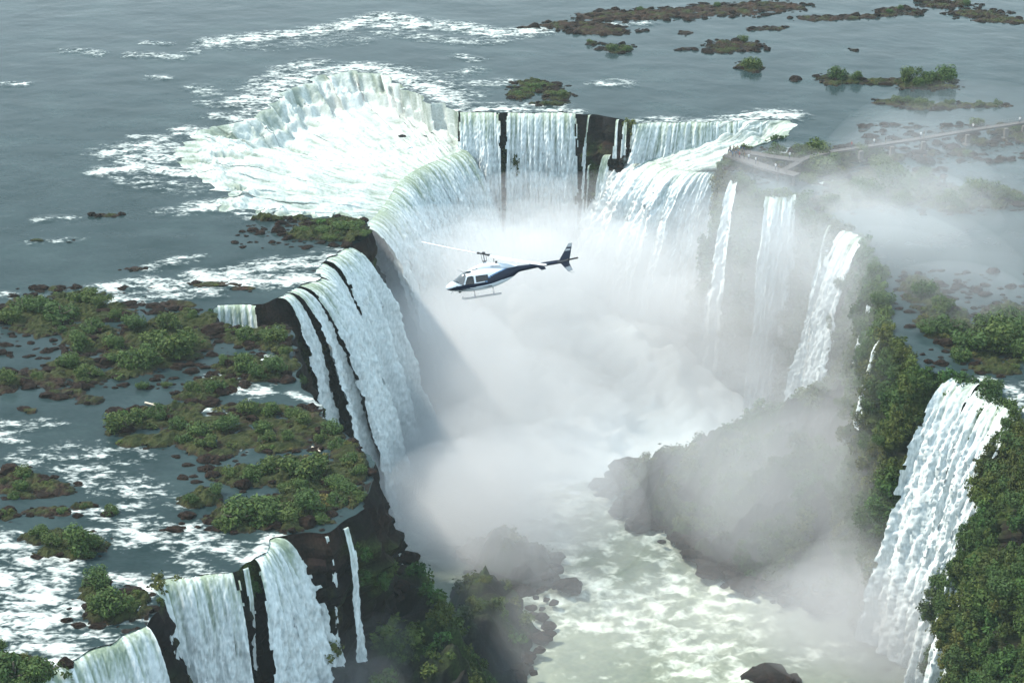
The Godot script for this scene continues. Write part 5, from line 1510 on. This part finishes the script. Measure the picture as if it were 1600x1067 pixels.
	put("hub", tubes([[[Vector3(0, 0, -0.18), 0.05], [Vector3(0, 0, 0.05), 0.07]]], 10), M.dark_metal, tr)
	for s in [-1.0, 1.0]:
		put("blade", boxes([[Vector3(0.45 * s, 0, 0), Vector3(0.76, 0.13, 0.02), 0.0, Basis(Vector3.RIGHT, 0.25 * s)]], 0.01), M.dark_metal, tr)
	put("tail_skid", tubes([[[Vector3(6.35, -2.28, 0), 0.02], [Vector3(6.62, -2.44, 0), 0.018], [Vector3(6.85, -2.40, 0), 0.012]]], 6), M.grey_metal, h)
	# skids
	for s in [-1.0, 1.0]:
		put("skid", tubes([[[Vector3(-2.15, -3.12, 0.92 * s), 0.03], [Vector3(-1.95, -3.24, 0.92 * s), 0.034], [Vector3(0.75, -3.24, 0.92 * s), 0.034], [Vector3(0.95, -3.24, 0.92 * s), 0.03]]], 8), M.grey_metal, h)
		for f in [1.15, -0.35]:
			put("skid_leg", tubes([[[Vector3(-f, -2.66, 0.25 * s), 0.035], [Vector3(-f, -2.74, 0.62 * s), 0.035], [Vector3(-f, -2.95, 0.85 * s), 0.035], [Vector3(-f, -3.22, 0.92 * s), 0.035]]], 8), M.grey_metal, h)
	# small fittings
	put("antenna", tubes([[[Vector3(-1.75, -1.18, 0.1), 0.02], [Vector3(-2.2, -0.92, 0.1), 0.012]]], 6), M.grey_metal, h)
	put("antenna", tubes([[[Vector3(0.72, -0.74, 0), 0.03], [Vector3(0.74, -0.46, 0), 0.02]]], 6), M.dark_metal, h)
	put("pitot_tube", tubes([[[Vector3(-2.75, -2.46, 0.1), 0.02], [Vector3(-2.95, -2.72, 0.1), 0.014]]], 6), M.grey_metal, h)
	put("landing_light", tubes([[[Vector3(-2.25, -2.54, 0), 0.13], [Vector3(-2.25, -2.72, 0), 0.11]]], 10), M.black, h)
	# cabin
	put("cabin_floor", boxes([[Vector3(-1.0, -2.52, 0), Vector3(2.6, 0.06, 1.1), 0.0]]), M.black, h)
	put("instrument_panel", boxes([[Vector3(-2.35, -2.08, 0), Vector3(0.22, 0.5, 0.5), 0.0]], 0.05), M.black, h)
	for s in [-1.0, 1.0]:
		put("seat", boxes([[Vector3(-1.3, -2.25, 0.3 * s), Vector3(0.48, 0.16, 0.46), 0.0], [Vector3(-1.06, -1.92, 0.3 * s), Vector3(0.12, 0.66, 0.44), 0.0]], 0.04), M.seat, h)
	put("rear_bench", boxes([[Vector3(-0.25, -2.25, 0), Vector3(0.5, 0.2, 1.1), 0.0], [Vector3(0.02, -1.9, 0), Vector3(0.12, 0.8, 1.1), 0.0]], 0.04), M.seat, h)
	# crew
	var sit := []
	for s in [-1.0, 1.0]:
		sit.append([Vector3(0.02, 0.10, 0.10 * s), Vector3(-0.42, 0.16, 0.13 * s), 0.09, 0.065, 2])
		sit.append([Vector3(-0.42, 0.16, 0.13 * s), Vector3(-0.62, -0.22, 0.12 * s), 0.062, 0.045, 2])
		sit.append([Vector3(0.04, 0.60, 0.19 * s), Vector3(-0.12, 0.32, 0.24 * s), 0.055, 0.042, 1])
		sit.append([Vector3(-0.12, 0.32, 0.24 * s), Vector3(-0.36, 0.30, 0.14 * s), 0.04, 0.032, 0])
	sit.append([Vector3(0.04, 0.12, 0), Vector3(0.03, 0.50, 0), 0.14, 0.15, 1])
	sit.append([Vector3(0.03, 0.56, -0.12), Vector3(0.03, 0.56, 0.12), 0.08, 0.08, 1])
	sit.append([Vector3(0.03, 0.58, 0), Vector3(0.0, 0.72, 0), 0.055, 0.05, 0])
	sit.append([Vector3(-0.02, 0.76, 0), Vector3(-0.01, 0.84, 0), 0.078, 0.09, 0])
	sit.append([Vector3(0.02, 0.82, 0), Vector3(0.01, 0.88, 0), 0.095, 0.085, 3])
	var crew := clad(figure(sit, 0.035), [Color(0.32, 0.2, 0.14), Color(0.45, 0.45, 0.43), Color(0.03, 0.03, 0.05), Color(0.03, 0.03, 0.03), Color(0.03, 0.03, 0.03)])
	for s in [1.0, -1.0]:
		var p := put("person", crew, M.figure)
		p.transform = h.transform * Transform3D(Basis(), Vector3(-1.30, -2.24, 0.3 * s))
		tag(p, "pilot in a pale shirt seated behind the near cockpit window" if s > 0 else "person in a pale shirt seated on the far side of the cockpit", "person")


# ---------------------------------------------------------------- mist

var mist_node: Node3D


func bank(at: Vector3, size: Vector3, density: float, turn := 0.0, tilt := 0.0) -> void:
	var f := FogVolume.new()
	f.name = "bank"
	f.shape = RenderingServer.FOG_VOLUME_SHAPE_ELLIPSOID
	f.size = size
	f.position = at
	f.rotation = Vector3(0, turn, tilt)
	var m := FogMaterial.new()
	m.density = density
	m.albedo = Color(0.99, 0.995, 1.0)
	f.material = m
	mist_node.add_child(f, true)


func plume(seed_of: int, at: Vector3, spread: Vector3, count: int, small: float, large: float, density: float) -> void:
	var r := RandomNumberGenerator.new()
	r.seed = seed_of
	for k in count:
		var d := r.randf_range(small, large)
		var p := at + Vector3(r.randfn(), r.randfn(), r.randfn()).limit_length(1.7) * spread
		bank(p, Vector3(d * r.randf_range(0.9, 1.4), d * r.randf_range(0.55, 0.85), d * r.randf_range(0.8, 1.2)), density * r.randf_range(0.7, 1.3), r.randf() * TAU, r.randf_range(-0.3, 0.3))


# Where the falls strike the canyon floor the water boils up into heaps of white spray: [x, z, radius x, radius z, height].
func boil(heaps: Array, floor_y: float) -> void:
	var lo := Vector2(1e9, 1e9)
	var hi := -lo
	for h in heaps:
		lo = lo.min(Vector2(h[0] - h[2] * 2.0, h[1] - h[3] * 2.0))
		hi = hi.max(Vector2(h[0] + h[2] * 2.0, h[1] + h[3] * 2.0))
	var st := clampf((hi.x - lo.x) / 100.0, 0.3, 1.0)
	var nx := int((hi.x - lo.x) / st)
	var nz := int((hi.y - lo.y) / st)
	var v := PackedVector3Array()
	var c := PackedColorArray()
	var keep := PackedByteArray()
	for i in nx:
		for j in nz:
			var p := lo + Vector2(i, j) * st
			var heap := 0.0
			for h in heaps:
				heap += h[4] * exp(-pow((p.x - h[0]) / h[2], 2.0) - pow((p.y - h[1]) / h[3], 2.0))
			var puff := n_b.get_noise_2dv(p * 0.05) * 0.25 + absf(n_a.get_noise_2dv(p * 0.06 + Vector2(20, 0))) * 0.2 + n_b.get_noise_2dv(p * 0.25) * 0.06
			var y := heap * (0.85 + puff) - 1.6
			v.append(Vector3(p.x, floor_y + y, p.y))
			keep.append(int(y > -1.4))
			c.append(Color(0.60, 0.625, 0.615))
	tag(put("spray", net(nx, nz, v, c, keep), M.spray), "", "", "", "stuff")


func mist() -> void:
	mist_node = base("mist", Vector3.ZERO)
	tag(mist_node, "white spray drifting up from the canyon", "", "", "stuff")
	tinted("spray", 1.0, 0.0)
	boil([[18.0, -428.0, 30.0, 28.0, 16.0], [6.0, -458.0, 28.0, 18.0, 11.0], [40.0, -406.0, 20.0, 22.0, 7.0], [4.0, -400.0, 32.0, 24.0, 6.0]], LOW)
	plume(1, Vector3(18, -30, -402), Vector3(24, 6, 18), 12, 42, 68, 0.0062)
	plume(2, Vector3(12, -29, -450), Vector3(24, 5, 9), 8, 28, 48, 0.0100)
	plume(3, Vector3(88, 2, -385), Vector3(16, 6, 26), 14, 24, 54, 0.0013)
	plume(10, Vector3(64, -12, -400), Vector3(12, 9, 18), 10, 28, 50, 0.0048)
	plume(15, Vector3(48, -34, -412), Vector3(14, 6, 14), 8, 30, 48, 0.0070)
	plume(4, Vector3(66, -44, -309), Vector3(8, 3, 8), 14, 14, 40, 0.0050)
	plume(5, Vector3(56, -34, -345), Vector3(18, 6, 16), 8, 30, 60, 0.0026)
	plume(12, Vector3(88, -12, -350), Vector3(12, 9, 18), 8, 26, 48, 0.0040)
	plume(6, Vector3(-4, -42, -356), Vector3(14, 5, 16), 9, 28, 50, 0.0066)
	plume(13, Vector3(26, -47, -326), Vector3(24, 3, 16), 9, 22, 42, 0.0042)
	plume(7, Vector3(-26, -23, -252), Vector3(5, 2, 5), 8, 9, 20, 0.0040)
	plume(8, Vector3(-42, -3, -482), Vector3(12, 1.5, 12), 8, 12, 24, 0.005)
	plume(9, Vector3(-8, -34, -386), Vector3(8, 8, 18), 9, 28, 48, 0.0070)
	plume(14, Vector3(-13, -43, -350), Vector3(8, 4, 12), 8, 22, 38, 0.0090)
